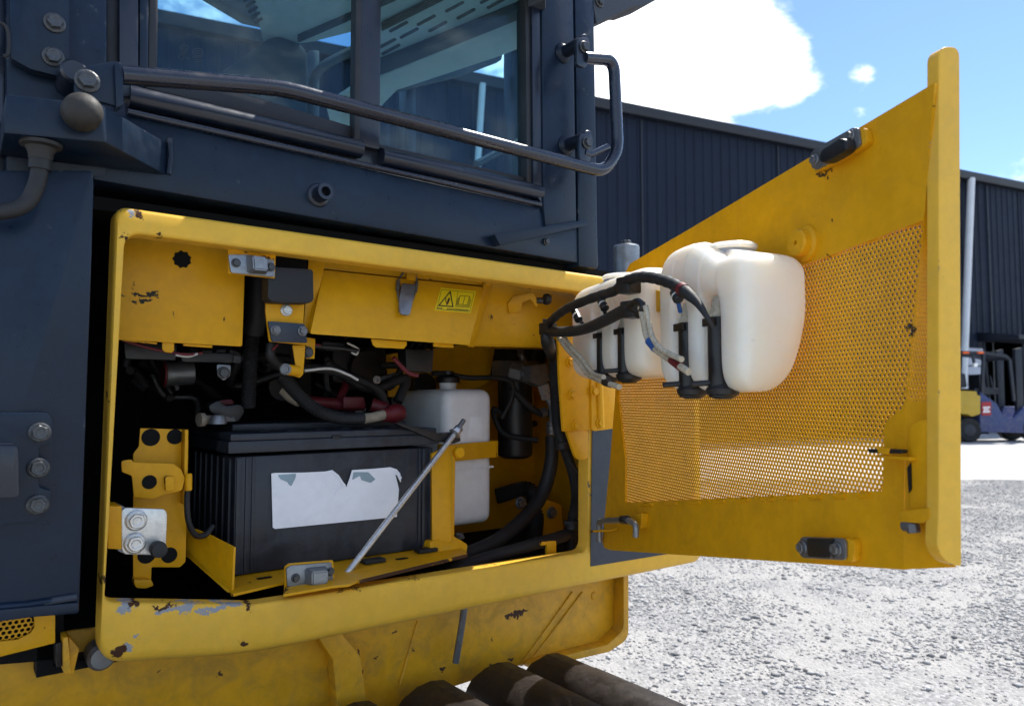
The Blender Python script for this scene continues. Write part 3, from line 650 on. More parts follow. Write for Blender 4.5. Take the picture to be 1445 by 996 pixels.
ring(279, 74, 7, 5, .8, .0446, M['etch'], gp); ring(277, 74, 1.8, 2, .6, .0446, M['etch'], gp, arc=.7, a0=1); ring(281, 74, 1.8, 2, .6, .0446, M['etch'], gp); ring(256, 81, 3.4, 3.0, .7, .0446, M['etch'], gp)
for (x, y, w) in ((254, 75, 11), (272, 81, 15), (263, 83, 5), (274, 84.5, 12), (277, 87, 9)):
    for k in range(int(w / 2)):
        pol('glass_mark', [(x + k * 2, y - .7), (x + k * 2 + 1.3, y - .6), (x + k * 2 + 1.3, y + .8), (x + k * 2, y + .7)], .0446, .0001, M['etch'], gp, 0, 0)

# --- cab interior seen through the glass
CZ = 1.98
def ceil(name, px, m, z=CZ, t=.012, bev=.003, r=0):
    pts = [atZ(x, y, z) for x, y in px]
    if r: pts = rounded(pts, r)
    return prism(name, pts, (0, 0, t), m, mc, bev)
ceil('headliner', [(345, -60), (520, -60), (520, 40), (432, 62), (372, 64)], M['headliner'], CZ - .03, r=.03)
ceil('headliner', [(500, 112), (770, 4), (770, -160), (500, -60)], M['headliner'], CZ, .012)
hl = ceil('headliner_edge', [(500, 122), (770, 14), (770, 0), (500, 108)], M['trim'], CZ - .02, .02)
ceil('rear_headliner', [(470, 190), (505, 185), (560, 128), (700, 82), (770, 55), (770, 12), (500, 124), (460, 150)], M['headliner'], CZ - .005, .012)
for (x, y) in ((562, 36), (577, 45), (601, 27), (617, 36), (641, 8), (657, 18), (545, 60), (551, 68), (690, -4), (700, 3)):
    ceil('headliner_slot', [(x - 14, y + 8), (x + 12, y - 6), (x + 15, y - 3), (x - 11, y + 11)], M['trim'], CZ - .001, .002, 0, .004)
for y0 in (0, 8, 16, 24, 32): ceil('vent_slot', [(342 + y0 * .5, y0), (356 + y0 * .4, y0 - 7), (358 + y0 * .4, y0 - 4), (344 + y0 * .5, y0 + 4)], M['trim'], CZ - .031, .002, 0)
ceil('headliner_strip', [(420, 62), (560, 2), (560, -8), (420, 52)], M['trim'], CZ - .034, .02)
ceil('headliner_strip', [(538, 46), (640, -5), (640, -14), (538, 37)], M['seal'], CZ - .01, .008)
pol('far_roof_rail', [(150, -40), (290, -12), (350, 24), (420, 40), (420, 22), (300, -40)], .70, .05, M['trim'], mc, 0, .01)
seat = pol('operator_seat', [(300, 110), (335, 88), (375, 56), (396, 51), (420, 60), (433, 72), (434, 190), (300, 190)], .42, .14, M['trim'], mc, .02, .02)
wh_ = tube('grab_strap', spline([at(500, 70, .7), at(455, 95, .7), at(441, 120, .7), at(436, 170, .7)], 8), .012, M['seal'], mc)
tube('harness', spline([at(520, 100, .55), at(555, 103, .55), at(583, 88, .55), at(605, 88, .55), at(625, 72, .55), at(665, 66, .55), at(690, 62, .55), at(705, 70, .55)], 8), .0055, M['seal'], mc)
for x, y in ((577, 108), (600, 92), (638, 78), (668, 82), (681, 56), (607, 106), (672, 72)): box('harness_clip', at(x, y, .55) - V((.008, .006, .007)), at(x, y, .55) + V((.008, .006, .007)), M['seal'], mc, .002)
pol('far_door_post', [(573, 96), (588, 96), (588, 320), (572, 320)], .85, .05, M['navy_dark'], mc, 0, .01); pol('far_door_post', [(722, -40), (745, -40), (745, 320), (722, 320)], .85, .05, M['navy_dark'], mc, 0, .01)
pol('far_door_post', [(537, 115), (550, 118), (554, 320), (537, 320)], .85, .05, M['navy'], mc, 0, .01); pol('far_door_post', [(435, 70), (452, 70), (452, 320), (435, 320)], .9, .05, M['trim'], mc, 0, .01)
pol('far_sill', [(120, 205), (800, 312), (800, 400), (120, 330)], .86, .05, M['navy_dark'], mc, 0, .01)
pol('far_roof_edge', [(560, 128), (655, 105), (708, 85), (711, 72), (722, 68), (760, 50), (760, 20), (560, 105)], .80, .03, M['trim'], mc, 0, .004)
tube('window_bar', [at(672, 232, .8), at(740, 195, .8)], .012, M['navy_dark'], mc)
mesh_obj('cab_floor', [V((-.4, .05, 1.50)), V((1.0, .05, 1.50)), V((1.0, .9, 1.50)), V((-.4, .9, 1.50))], [(0, 1, 2, 3)], M['floor'], mc, smooth=False)  # out of view; its light grey serves as a reflector for the headliner
box('cab_roof', (-.6, .0, 2.34), (.55, 1.0, 2.38), M['navy_dark'], mc, .02)
# roof bracket at the top right
rb = pol('roof_bracket', [(830, -30), (940, -40), (927, 0), (902, 9), (896, 8), (842, 33)], .02, .08, M['trim'], mc, .004, .004)
bolt(at(846, 3, .018), (0, -1, 0), .009, M['boltm'], rb)

# --- handrail
hr = thing('handrail', at(500, 150, -.06), 'long bent dark tube handrail across the cab window', 'handrail')
HY = -.055
path = bend([at(172, 106, HY), at(395, 124, HY), at(852, 243, HY), at(872, 215, HY), at(866, 85, HY), at(824, 82, HY)], .028, 8)
tube('rail_tube', path, lambda i, n: .0118, M['rail'], hr, 18)
br = pol('pivot_plate', [(118, 94), (160, 86), (172, 88), (172, 152), (140, 143), (108, 138), (103, 118)], -.058, .008, M['navy'], hr, .008, .002)
pol('end_gusset', [(162, 88), (174, 92), (174, 148), (164, 152)], -.064, .02, M['navy'], hr, .002, .002)
lathe('pivot_boss', at(97, 120, .015), (0, -1, 0), [(0, .015), (.05, .015), (.053, .012)], M['navy_dark'], hr)
bolt(at(123, 115, -.059), (0, -1, 0), .0105, M['boltm'], hr)
for (x0, y0, x1, y1) in ((795, 75, 822, 66), (799, 206, 826, 201)):
    a = at(x0, y0, .014); b = V((a.x, HY + .004, a.z))
    lathe('mount_weld', a, (0, -1, 0), [(0, .020), (.004, .018), (.008, .013)], M['navy'], hr)
    cyl('mount_post', a, b, .0125, M['navy_dark'], hr)
    pol('mount_plate', [(x1 - 8, y1 - 13), (x1 + 9, y1 - 13), (x1 + 11, y1 + 12), (x1 + 6, y1 + 30), (x1 - 8, y1 + 26)], HY - .004, .009, M['navy_dark'], hr, .008, .002)
    bolt(at(x1 + 2, y1 + 1, HY - .005), (0, -1, 0), .0088, M['boltm'], hr)
tube('rail_stay', [at(824, 216, HY), at(832, 219, HY), at(858, 208, HY)], .0068, M['rail'], hr)
# small fittings on the sill beam
lathe('pipe_stub', at(449, 276, .022), (0, -1, 0), [(0, .019), (.003, .017), (.004, .0125), (.03, .0125), (.03, .0075), (.012, .0070)], M['navy_dark'], mc)
pol('step_flange', [(698, 331), (828, 310), (829, 318), (706, 346)], .002, .02, M['navy'], mc, .001, .001)
bolt(at(771, 341, .020), (0, -1, 0), .0055, M['boltm'], mc)

# ------------------------------------------------------------------ crawler track
def track():
    ztop, xr, rad, y0, y1 = .722, .85, .36, -.46, .055
    cz = ztop - rad; xl = -2.3; n_arc = []
    seg = []                             # (x, z, tangent angle) along the loop
    pitch = .14; x = xr + .0
    x = .802
    while x > xl: seg.append((x, ztop, 0.)); x -= pitch
    k = 1
    while k * pitch / rad < math.pi:
        a = k * pitch / rad - .12; seg.append((xr + math.sin(a) * rad, cz + math.cos(a) * rad, -a)); k += 1
    x = xr
    while x > xl: seg.append((x, cz - rad + .001, math.pi)); x -= pitch
    w = .058
    prof = [(-w, -.045), (-w, -.012), (-w * .93, .0), (-w * .75, .016), (-w * .45, .026), (0, .030), (w * .45, .026), (w * .78, .012), (w * .95, -.006), (w, -.02), (w, -.045)]
    bm = bmesh.new(); A = []
    for yy, s in ((y0, .80), (y0 + .02, 1.), (y1 - .02, 1.), (y1, .80)):
        A.append([bm.verts.new((px_ * (s * .15 + .85), yy, (pz + .045) * s - .075)) for px_, pz in prof])
    for a, b in zip(A, A[1:]):
        for i in range(len(prof)): j = (i + 1) % len(prof); bm.faces.new((a[i], a[j], b[j], b[i]))
    bm.faces.new(A[0]); bm.faces.new(A[-1][::-1])
    first = bm_obj('track_shoe', bm, M['track'], None, angle=45); me = first.data; bpy.data.objects.remove(first)
    tr = box('track_frame', (xl + .1, -.36, .12), (xr - .05, .03, .56), M['skirt'], mc, .03); tag(tr, 'yellow track frame between the shoes')
    for i, (x, z, a) in enumerate(seg):
        o = bpy.data.objects.new('track_shoe', me); o.matrix_basis = Matrix.Translation((x, 0, z)) @ Matrix.Rotation(-a, 4, 'Y'); link(o, tr)
track()

# ------------------------------------------------------------------ inside the bay: fixed brackets (parts of the machine)
PY = .09
lp = pol('inner_panel', [(160, 330), (215, 322), (346, 352), (346, 372), (342, 489), (160, 479)], PY, .003, M['panel'], mc, [0, 0, 0, 0, .004, 0], .001); tag(lp, 'smudged yellow inner panel with a star shaped hole')
c = at(257, 366, PY - .001); sv, r1 = [], []
for k in range(18):
    rr = .0135 if k % 2 else .0112; a = 2 * math.pi * k / 18; sv.append(c + V((math.cos(a) * rr, 0, math.sin(a) * rr)))
prism('star_hole', sv, (0, .0008, 0), VB, lp, 0)
pol('panel_tab', [(229, 478), (246, 479), (246, 495), (242, 498), (233, 497), (229, 493)], PY + .004, .003, M['yellow'], lp)
pol('panel_hem', [(172, 478), (222, 483), (222, 486), (172, 481)], PY + .004, .003, M['yellow'], lp); pol('panel_hem', [(258, 484), (300, 487), (300, 491), (258, 488)], PY + .004, .003, M['yellow'], lp)
# top striker
def striker(name, px, Y, m, centre, boltpos, rb_, block):
    s = pol(name, px, Y, .004, m, mc, .003, .0012)
    bm = bmesh.new(); a = [at(x, y, Y) for x, y in block]; cc = sum(a, V()) / 4
    b = [cc + (p - cc) * .72 + V((0, -.018, 0)) for p in a]
    va, vb = [bm.verts.new(p) for p in a], [bm.verts.new(p) for p in b]; bm.faces.new(vb)
    for i in range(4): bm.faces.new((va[i], va[(i + 1) % 4], vb[(i + 1) % 4], vb[i]))
    bmesh.ops.bevel(bm, geom=list(bm.edges), offset=.002, segments=2, affect='EDGES')
    bm_obj('striker_block', bm, m, s)
    for x, y in boltpos: bolt(at(x, y, Y - .0005), (0, -1, 0), rb_, M['boltm'], s)
    return s
striker('striker_plate', [(322, 359), (349, 359), (387, 367), (388, 391), (326, 385)], .02, M['zinc'], None, [(333, 371), (382, 377)], .0050, [(347, 359), (374, 363), (377, 388), (349, 386)])
pol('striker_mount', [(322, 340), (390, 350), (388, 393), (322, 386)], .026, .004, M['yellow'], mc)
# rubber pad bracket
rbk = pol('pad_bracket', [(376, 366), (433, 372), (428, 455), (434, 487), (380, 482), (375, 440)], .06, .004, M['yellow'], mc, .003)
pol('pad_bracket_side', [(436, 365), (460, 370), (436, 470), (428, 462)], .075, .003, M['yellow'], mc)
pol('rubber_pad', [(379, 376), (442, 380), (443, 424), (436, 428), (384, 426), (378, 420)], .03, .03, M['rubber'], rbk, .005, .003)
pol('pad_backing', [(388, 363), (433, 364), (433, 380), (388, 380)], .056, .004, VB, rbk, .002)
bolt(at(404, 438, .059), (0, -1, 0), .0070, M['zincbright'], rbk)
bp_ = pol('switch_plate', [(378, 453), (430, 457), (434, 484), (384, 482)], .052, .004, M['decal'], rbk, .003)
for x, y in ((389, 466), (427, 467)): bolt(at(x, y, .051), (0, -1, 0), .0060, M['steel'], bp_)
pol('drop_bracket', [(413, 487), (431, 487), (428, 528), (423, 533), (413, 530), (418, 520)], .07, .003, M['yellow'], rbk, .002)
cyl('spacer', at(421, 524, .07), at(403, 521, .055), .0085, M['yellow'], rbk); bolt(at(403, 521, .053), (-.6, -.8, 0), .0068, M['steel'], rbk)
pol('drop_bracket', [(432, 476), (445, 478), (444, 506), (432, 506)], .085, .003, M['yellow'], rbk, .001); bolt(at(434, 497, .084), (0, -1, 0), .007, M['boltm'], rbk)
# tilted cover box
def quadY(name, px, vec, m, parent, r=0, bev=.0012): 
    pts = [at(*p) for p in px]
    if r: pts = rounded(pts, r)
    return prism(name, pts, vec, m, parent, bev)
cov = quadY('cover_box', [(457, 381, .085), (683, 405, .085), (662, 487, .045), (438, 471, .045)], (0, .006, .001), M['yellow'], mc, .003); tag(cov, 'tilted yellow cover box with a toggle latch')
quadY('cover_flange', [(449, 366, .092), (694, 392, .092), (692, 404, .092), (452, 379, .092)], (0, .01, 0), M['yellow'], cov)
quadY('cover_side', [(685, 392, .088), (697, 394, .11), (669, 490, .075), (660, 489, .05)], (0, .004, 0), M['yellow'], cov)
quadY('cover_side', [(440, 366, .10), (458, 372, .092), (440, 470, .06), (427, 462, .09)], (0, .004, 0), M['yellow'], cov)
pol('cover_tab', [(524, 478), (574, 482), (574, 487), (570, 492), (531, 490), (527, 487)], .052, .003, M['yellow'], cov, .001)
pol('cover_tab', [(612, 483), (640, 485), (640, 491), (612, 489)], .052, .003, M['yellow'], cov, .001)
def plane_cover(px, py, lift=0.):
    p0, p1, p2 = at(457, 381, .085), at(683, 405, .085), at(662, 487, .045); n = (p1 - p0).cross(p2 - p0).normalized()
    if n.y > 0: n = -n
    return atP(px, py, p0 + n * lift, n), n
def onc(pts, lift=.0012): return [plane_cover(x, y, lift)[0] for x, y in pts]
nC = plane_cover(500, 430)[1]
# toggle latch
lt = prism('toggle_latch', rounded(onc([(566, 401), (585, 403), (581, 427), (577, 445), (571, 446), (562, 441), (562, 425)], .008), .003), nC * .004, M['zinc'], cov, .0015); tag(lt, 'zinc toggle latch')
for sx in (0, 1):
    pth = [plane_cover(x, y, .006)[0] for x, y in (((569, 385), (562, 396), (561, 410), (563, 425)) if not sx else ((586, 386), (588, 398), (586, 412), (582, 424)))]
    tube('latch_wire', spline(pth, 6), .0016, M['steel'], lt, 8)
    conduit('latch_spring', pth[1:3], .0035, M['steel'], lt, .0030)
prism('latch_keeper', rounded(onc([(573, 385), (586, 387), (585, 397), (573, 395)], .004), .002), nC * .004, M['yellow'], lt, .001)
prism('latch_tip', rounded(onc([(563, 433), (573, 435), (571, 445), (564, 444)], .011), .004), nC * .003, M['zinc'], lt, .001)
# warning sticker
st = prism('warning_sticker', onc([(622, 406), (672, 411), (664, 442), (613, 438)], .0006), nC * .0003, M['sticker'], cov, 0); tag(st, 'yellow warning sticker with hand triangle and open book')
def strokes(pts, w, m, name='sticker_mark', closed=True, lift=.0012):
    n = len(pts); 
    for i in range(n if closed else n - 1):
        a, b = V((*pts[i], 0)), V((*pts[(i + 1) % n], 0)); d = (b - a).normalized(); o = V((-d.y, d.x, 0)) * w; a = a - d * w * .8; b = b + d * w * .8
        prism(name, onc([(a + o).xy, (b + o).xy, (b - o).xy, (a - o).xy], lift + i * .0001), nC * .0001, m, st, 0)
def spx(x, y): return (600 + x / 16.055, 390 + y / 16.055)       # coordinates read off the enlarged sticker
strokes([spx(567, 345), spx(308, 660), spx(628, 685)], .75, M['ink'])
for w_, l in (([(372, 300), (1110, 372), (1010, 800), (262, 742)], .22),): strokes([spx(*q) for q in w_], l, M['ink'])
strokes([spx(740, 335), spx(690, 690)], .18, M['ink'], closed=False)
prism('sticker_mark', rounded(onc([spx(*q) for q in ((530, 480), (565, 500), (530, 610), (490, 655), (470, 630), (500, 560))], .0014), .002), nC * .0001, M['ink'], st, 0)
strokes([spx(470, 500), spx(458, 560), spx(490, 590)], .5, M['ink'], closed=False)
prism('sticker_mark', onc([spx(*q) for q in ((505, 570), (530, 585), (522, 605), (497, 592))], .0017), nC * .0001, M['redink'], st, 0)
strokes([spx(790, 440), spx(905, 445), spx(1010, 455), spx(950, 650), spx(850, 640), spx(745, 632)], .32, M['ink'])
strokes([spx(905, 445), spx(850, 640)], .32, M['ink'], closed=False); strokes([spx(745, 490), spx(690, 680), spx(990, 705), spx(1040, 520)], .32, M['ink'], closed=False); strokes([spx(770, 470), spx(722, 655), spx(970, 680), spx(1022, 495)], .25, M['ink'], closed=False)
x = 275
while x < 990:                            # the row of small characters under the pictures
    if not 385 < x < 500:
        y = 715 + (x - 275) * .075
        strokes([spx(x, y - 12), spx(x - 8, y + 22)], .28, M['ink'], closed=False); strokes([spx(x + 2, y - 10), spx(x + 18, y - 8)], .22, M['ink'], closed=False); strokes([spx(x - 4, y + 8), spx(x + 14, y + 10)], .22, M['ink'], closed=False)
    x += 33
# right upper inner plate, knob bracket
quadY('inner_plate', [(694, 392, .11), (830, 408, .11), (830, 492, .11), (668, 488, .11)], (0, .004, 0), M['yellow'], mc)
quadY('inner_plate_fold', [(668, 485, .11), (830, 489, .11), (830, 493, .30), (690, 490, .30)], (0, 0, -.003), M['yellow'], mc)
kb = quadY('knob_bracket', [(717, 428, .105), (724, 419, .105), (752, 413, .06), (760, 427, .06), (757, 433, .06), (749, 422, .06), (737, 427, .09), (735, 440, .105), (719, 442, .105)], (0, .003, 0), M['yellow'], mc)
lathe('knob_stem', at(757, 424, .06), (1, -.3, 0), [(0, .006), (.012, .006)], M['boltm'], kb); lathe('knob', at(767, 422, .055), (1, -.25, 0), [(0, .006), (.002, .0105), (.009, .0115), (.014, .009), (.016, 0)], M['rubber'], kb)
# left hinge stack
LY = .12
hb = pol('latch_bracket', [(198, 604), (263, 606), (266, 622), (262, 792), (254, 800), (214, 800), (213, 822), (207, 828), (193, 828), (188, 822), (188, 640), (196, 630)], LY, .004, M['yellow'], mc, .002); tag(hb, 'yellow latch bracket with black holes')
for x, y, r_ in ((213, 617, .0125), (247, 616, .0112), (207, 783, .012), (239, 783, .0112)): disc('bracket_hole', at(x, y, LY - .0012), (0, 1, 0), r_, VB, hb)
pol('bracket_flange', [(261, 606), (266, 606), (263, 712), (259, 712)], LY - .02, .02, M['yellow'], hb)
pol('latch_plate', [(171, 650), (186, 648), (188, 652), (245, 654), (256, 662), (261, 675), (257, 692), (235, 697), (215, 704), (189, 701), (186, 671), (172, 666)], LY - .03, .004, M['yellow'], hb, .003)
disc('bracket_hole', at(211, 680, LY - .0312), (0, 1, 0), .0098, VB, hb); pol('latch_lug', [(233, 672), (246, 672), (247, 691), (234, 693)], LY - .038, .008, M['yellow'], hb, .003, .002)
cyl('latch_pin', at(266, 668, LY - .03), at(266, 692, LY - .03), .005, M['yellow'], hb)
pol('bracket_foot', [(188, 818), (214, 818), (217, 826), (205, 830), (192, 829)], LY - .02, .02, M['yellow'], hb, .003)
zh = pol('hinge_block', [(176, 716), (232, 718), (236, 724), (234, 779), (229, 783), (176, 782), (172, 776), (171, 722)], .035, .005, M['zincbright'], mc, .004, .0015); tag(zh, 'bright zinc plate with two bolts and a rubber stop')
pol('hinge_arm', [(152, 714), (172, 714), (172, 775), (152, 774)], .03, .05, M['yellow'], mc); pol('hinge_block_side', [(168, 712), (178, 716), (177, 782), (166, 777)], .042, .03, M['zinc'], zh)
for x, y in ((192, 734), (190, 766)): bolt(at(x, y, .034), (0, -1, 0), .0104, M['zincbright'], zh)
lathe('rubber_stop', at(221, 773, .034), (0, -1, 0), [(0, .0098), (.012, .0108), (.02, .0095), (.022, 0)], M['rubber'], zh)
# tray
tz = .9205
tr_ = prism('battery_tray', rounded([atZ(327, 838, tz), atZ(404, 820, tz), atZ(400, 838, tz), atZ(470, 826, tz), atZ(492, 824, tz), atZ(505, 818, tz), atZ(660, 781, tz), V((.78, .14, tz)), V((.72, .40, tz)), V((.345, .40, tz)), V((.345, .12, tz))], [.004, .0, .0, 0, .003, .003, .008, 0, 0, 0, 0]), (0, 0, -.004), M['yellow'], mc, .0008); tag(tr_, 'yellow battery tray with slotted holes')
tube('tray_edge', [atZ(505, 821, tz - .003), atZ(658, 784, tz - .003)], .003, M['yellow'], tr_, 8)
for x, y, a in ((373, 815, .012), (567, 788, .012)):
    c = atZ(x, y, tz + .0004); prism('tray_hole', rounded([c + V((-a, -.006, 0)), c + V((a, -.006, 0)), c + V((a, .006, 0)), c + V((-a, .006, 0))], .006), (0, 0, .0004), VB, tr_, 0)
for x, y in ((525, 793), (600, 778)):
    c = atZ(x, y, tz + .001); prism('rubber_pad', [c + V((-.018, -.012, 0)), c + V((.020, -.012, 0)), c + V((.020, .010, 0)), c + V((-.018, .010, 0))], (0, 0, .006), M['rubber'], tr_, .001)
quadY('tray_side', [(262, 742, .15), (290, 752, .13), (330, 772, .055), (328, 832, .055), (322, 836, .055), (258, 780, .16)], (.003, 0, 0), M['door'], tr_, 0, .0012)
striker('striker_plate', [(404, 802), (410, 798), (468, 793), (471, 820), (466, 824), (406, 829)], .02, M['zinc'], None, [(417, 815), (466, 806)], .0050, [(430, 801), (461, 798), (460, 823), (430, 826)])
pol('striker_mount', [(402, 800), (408, 795), (470, 790), (473, 823), (476, 832), (402, 842)], .026, .004, M['yellow'], mc, .002)
ub = quadY('rod_bracket', [(609, 640, .115), (636, 628, .115), (641, 650, .10), (637, 764, .10), (610, 770, .115)], (.004, .012, 0), M['yellow'], tr_, .003); tag(ub, 'upright yellow bracket between battery and reservoir')
quadY('bracket_gusset', [(635, 628, .115), (643, 628, .115), (641, 762, .11), (634, 766, .11)], (.003, .05, 0), M['yellow'], tr_)
quadY('bracket_base', [(606, 764, .11), (640, 756, .11), (660, 768, .09), (658, 781, .09), (610, 786, .09)], (0, .03, -.001), M['yellow'], tr_, .004)
bolt(at(648, 758, .12), (0, -.15, 1), .0078, M['boltm'], tr_)
lathe('strap_lug', at(645, 638, .115), (0, -1, 0), [(0, .011), (.01, .011), (.013, .009)], M['yellow'], tr_)

# ------------------------------------------------------------------ battery
bt = thing('battery', (.54, .26, .921), 'large black battery with a torn white label', 'battery')
bx0, bx1, by0, by1, bz0, bz1 = .360, .722, .130, .395, .9215, 1.106
case = box('case', (bx0, by0, bz0), (bx1, by1, bz1), M['battery'], bt, .004)
for x0, x1 in ((bx0 + .002, bx0 + .010), (bx0 + .016, bx0 + .022), (bx0 + .026, bx0 + .031), (bx1 - .010, bx1 - .002), (bx1 - .024, bx1 - .017), (bx1 - .032, bx1 - .028)):
    box('case_rib', (x0, by0 - .003, bz0 + .004), (x1, by0 + .002, bz1 - .002), M['battery'], case, .001)
for k in range(7):
    y = by0 + .02 + k * .034; box('case_rib', (bx0 - .003, y, bz0 + .02), (bx0 + .002, y + .012, bz1 - .004), M['battery'], case, .001)
z0 = at(313, 641, .118).z; z1 = at(313, 613, .118).z
lid = box('lid', (bx0 - .014, by0 - .010, z0), (bx1 + .008, by1 + .01, z0 + (z1 - z0) * .62), M['battery'], bt, .003)
box('lid_cap', (bx0 - .010, by0 - .006, z0 + (z1 - z0) * .62), (bx1 + .004, by1 + .006, z1), M['battery'], lid, .003)
box('terminal_deck', (bx0 + .02, by0 + .085, z1), (bx1 - .01, by1 - .01, z1 + .012), M['battery'], lid, .003)
for k in range(6): cyl('vent_plug', V((bx0 + .06 + k * .048, by0 + .05, z1)), V((bx0 + .06 + k * .048, by0 + .05, z1 + .002)), .012, M['battery'], lid)
lb = [(383, 668), (388, 667), (430, 666.5), (459, 665), (469, 663), (478, 670), (489, 687), (493, 676), (497, 663), (530, 661), (551, 659), (560, 662), (565, 668), (566, 680), (562, 672), (558, 669), (563, 690), (560, 729), (388, 746), (385, 744)]
lab = pol('label', lb, by0 - .0042, .0012, M['label'], bt, 0, 0)
for pts in ([(392, 670), (418, 668), (417, 674), (411, 686), (407, 683), (406, 680), (396, 676)], [(499, 666), (520, 666), (530, 676), (523, 681), (510, 677), (508, 671), (497, 677)]): pol('label_print', pts, by0 - .0050, .0004, M['labelgrey'], lab, .002, 0)
pol('torn_paper', [(470, 664), (488, 684), (482, 692), (470, 702), (476, 690), (484, 686)], by0 - .0062, .0005, M['label'], lab, 0, 0); pol('torn_paper', [(559, 664), (567, 673), (565, 680), (561, 672)], by0 - .0095, .0006, M['label'], lab, 0, 0)
box('lid_clip', at(475, 617, by0 - .008) - V((.008, .002, .003)), at(475, 617, by0 - .008) + V((.008, .004, .003)), M['black'], lid, .001)
# terminal clamps
tm = thing('terminal_clamp', at(315, 590, .2), 'black booted terminal clamp on the left battery post', 'clamp')
bc = at(318, 583, .20)
prism('clamp_boot', rounded([at(294, 572, .19), at(310, 564, .19), at(318, 573, .19), at(340, 570, .19), at(346, 580, .19), at(336, 596, .19), at(318, 588, .19), at(298, 583, .19)], .006), (0, .03, 0), M['black'], tm, .005)
lathe('clamp_post', at(307, 598, .17), (0, 0, 1), [(0, .014), (.008, .013), (.014, .010)], M['zinc'], tm); lathe('clamp_bolt', at(291, 592, .19), (-1, -.2, 0), [(-.02, .007), (.004, .007), (.004, .011), (.012, .011)], M['tan'], tm)
box('clamp_bar', at(304, 590, .20) - V((.03, .01, .006)), at(304, 590, .20) + V((.03, .01, .004)), M['steel'], tm, .002)
prism('red_cap', rounded([at(308, 565, .24), at(328, 563, .24), at(331, 570, .24), at(312, 572, .24)], .004), (0, .02, 0), M['red'], tm, .003)
# positive cable
pc = thing('positive_cable', at(470, 588, .2), 'ribbed conduit cable ending in a red boot on the battery', 'cable')
conduit('conduit', [at(398, 532, .20), at(420, 556, .18), at(445, 577, .16), at(478, 589, .155), at(512, 591, .16)], .0118, M['rubber'], pc)
tube('tape_wrap', spline([at(509, 591, .16), at(525, 589, .16), at(546, 584, .165)], 5), .0095, M['tan'], pc); tube('terminal_boot', spline([at(540, 586, .165), at(553, 584, .17), at(562, 582, .175), at(566, 588, .18)], 5), lambda i, n: [.012, .0128, .0128, .0145, .016, .017, .0175, .0175, .0172, .0168, .016, .015, .013, .012, .011, .011][min(i, 15)], M['red'], pc)
tube('terminal_boot', [at(524, 571, .22), at(545, 577, .21)], .013, M['red'], pc)
tube('tape_wrap', spline([at(401, 549, .22), at(412, 560, .21), at(424, 566, .20)], 5), .011, M['tan'], pc)
rc = thing('red_link_cable', at(470, 570, .26), 'dark red link cable behind the battery conduit', 'cable')
tube('cable', spline([at(436, 567, .25), at(465, 569, .25), at(490, 572, .25), at(512, 571, .25)], 6), .011, M['red'], rc); box('cable_shroud', at(496, 568, .24) - V((.022, .012, .011)), at(496, 568, .24) + V((.022, .012, .011)), M['red'], rc, .004); tube('cable', spline([at(478, 565, .27), at(486, 548, .28), at(492, 532, .3)], 5), .008, M['red'], rc)
# hold-down rod
hd = thing('hold_down_rod', at(487, 812, .06), 'long bare steel hold down rod slanting across the battery', 'rod')
ra, rb2 = at(487, 812, .055), at(640, 614, .105); rd = (rb2 - ra).normalized()
tube('rod', bend([ra + V((.022, .0, -.012)), ra + V((.004, 0, -.012)), ra, rb2 + rd * .0], .01, 5), .0052, M['zincbright'], hd)
cyl('threaded_end', rb2, at(655, 592, .105), .0046, M['steel'], hd); lathe('nut', rb2 + rd * .004, rd, [(0, .0125), (.002, .0125), (.002, .0088), (.010, .0088), (.011, .007)], M['zincbright'], hd, 6); lathe('nut', rb2 + rd * .014, rd, [(0, .0082), (.007, .0082)], M['zinc'], hd, 6)
pol('clamp_bar', [(560, 598), (566, 597), (622, 612), (648, 609), (650, 622), (640, 626), (616, 622)], .11, .02, M['black'], hd, .002, .002)
tube('retainer', spline([at(268, 672, .1), at(264, 700, .1), at(266, 735, .1), at(276, 755, .11), at(290, 754, .12), at(300, 742, .13)], 6), .0042, M['rubber'], thing('rubber_strap', at(276, 755, .11), 'black rubber strap looped left of the battery', 'strap'))

# ------------------------------------------------------------------ white reservoir
rs = thing('coolant_reservoir', (.87, .3, .92), 'white plastic reservoir behind the battery bracket', 'reservoir')
x0, x1 = at(642, 600, .23).x, at(697, 600, .23).x; zt_ = at(670, 549, .23).z; zb_ = at(665, 741, .23).z; y1_ = .45
def tankbox(name, lo, hi, m, parent, bev, belts=()):
    bm = bmesh.new(); bmesh.ops.create_cube(bm, size=1.0)
    for v in bm.verts: v.co = V((lo[i] + (v.co[i] + .5) * (hi[i] - lo[i]) for i in range(3)))
    bmesh.ops.bevel(bm, geom=list(bm.edges), offset=bev * 1.25, segments=5, affect='EDGES', profile=.5)
    return bm_obj(name, bm, m, parent, angle=60)
rbody = tankbox('upper_body', (x0 - .024, .23, at(665, 652, .23).z), (x1, y1_ + .03, zt_), M['white'], rs, .018)
tankbox('lower_body', (x0 - .024, .2305, zb_), (x1 - .0015, y1_ + .03, at(665, 640, .23).z), M['white'], rs, .016)
box('seam', (x0 - .010, .2293, at(665, 662, .23).z), (x1 - .0005, y1_, at(665, 659, .23).z), M['white'], rs, .001)
pol('label_recess', [(664, 588), (680, 588), (680, 617), (660, 617)], .2296, .002, M['label'], rbody, .002, .0005)
nk = at(632, 545, .30); lathe('neck', V((nk.x, nk.y, zt_ - .004)), (0, 0, 1), [(0, .019), (.010, .018), (.012, .019), (.020, .019)], M['white'], rs); lathe('cap', V((nk.x, nk.y, zt_ + .014)), (0, 0, 1), [(0, .026), (.004, .027), (.012, .025), (.016, .02), (.018, .012), (.026, .012), (.027, 0)], M['black'], rs)
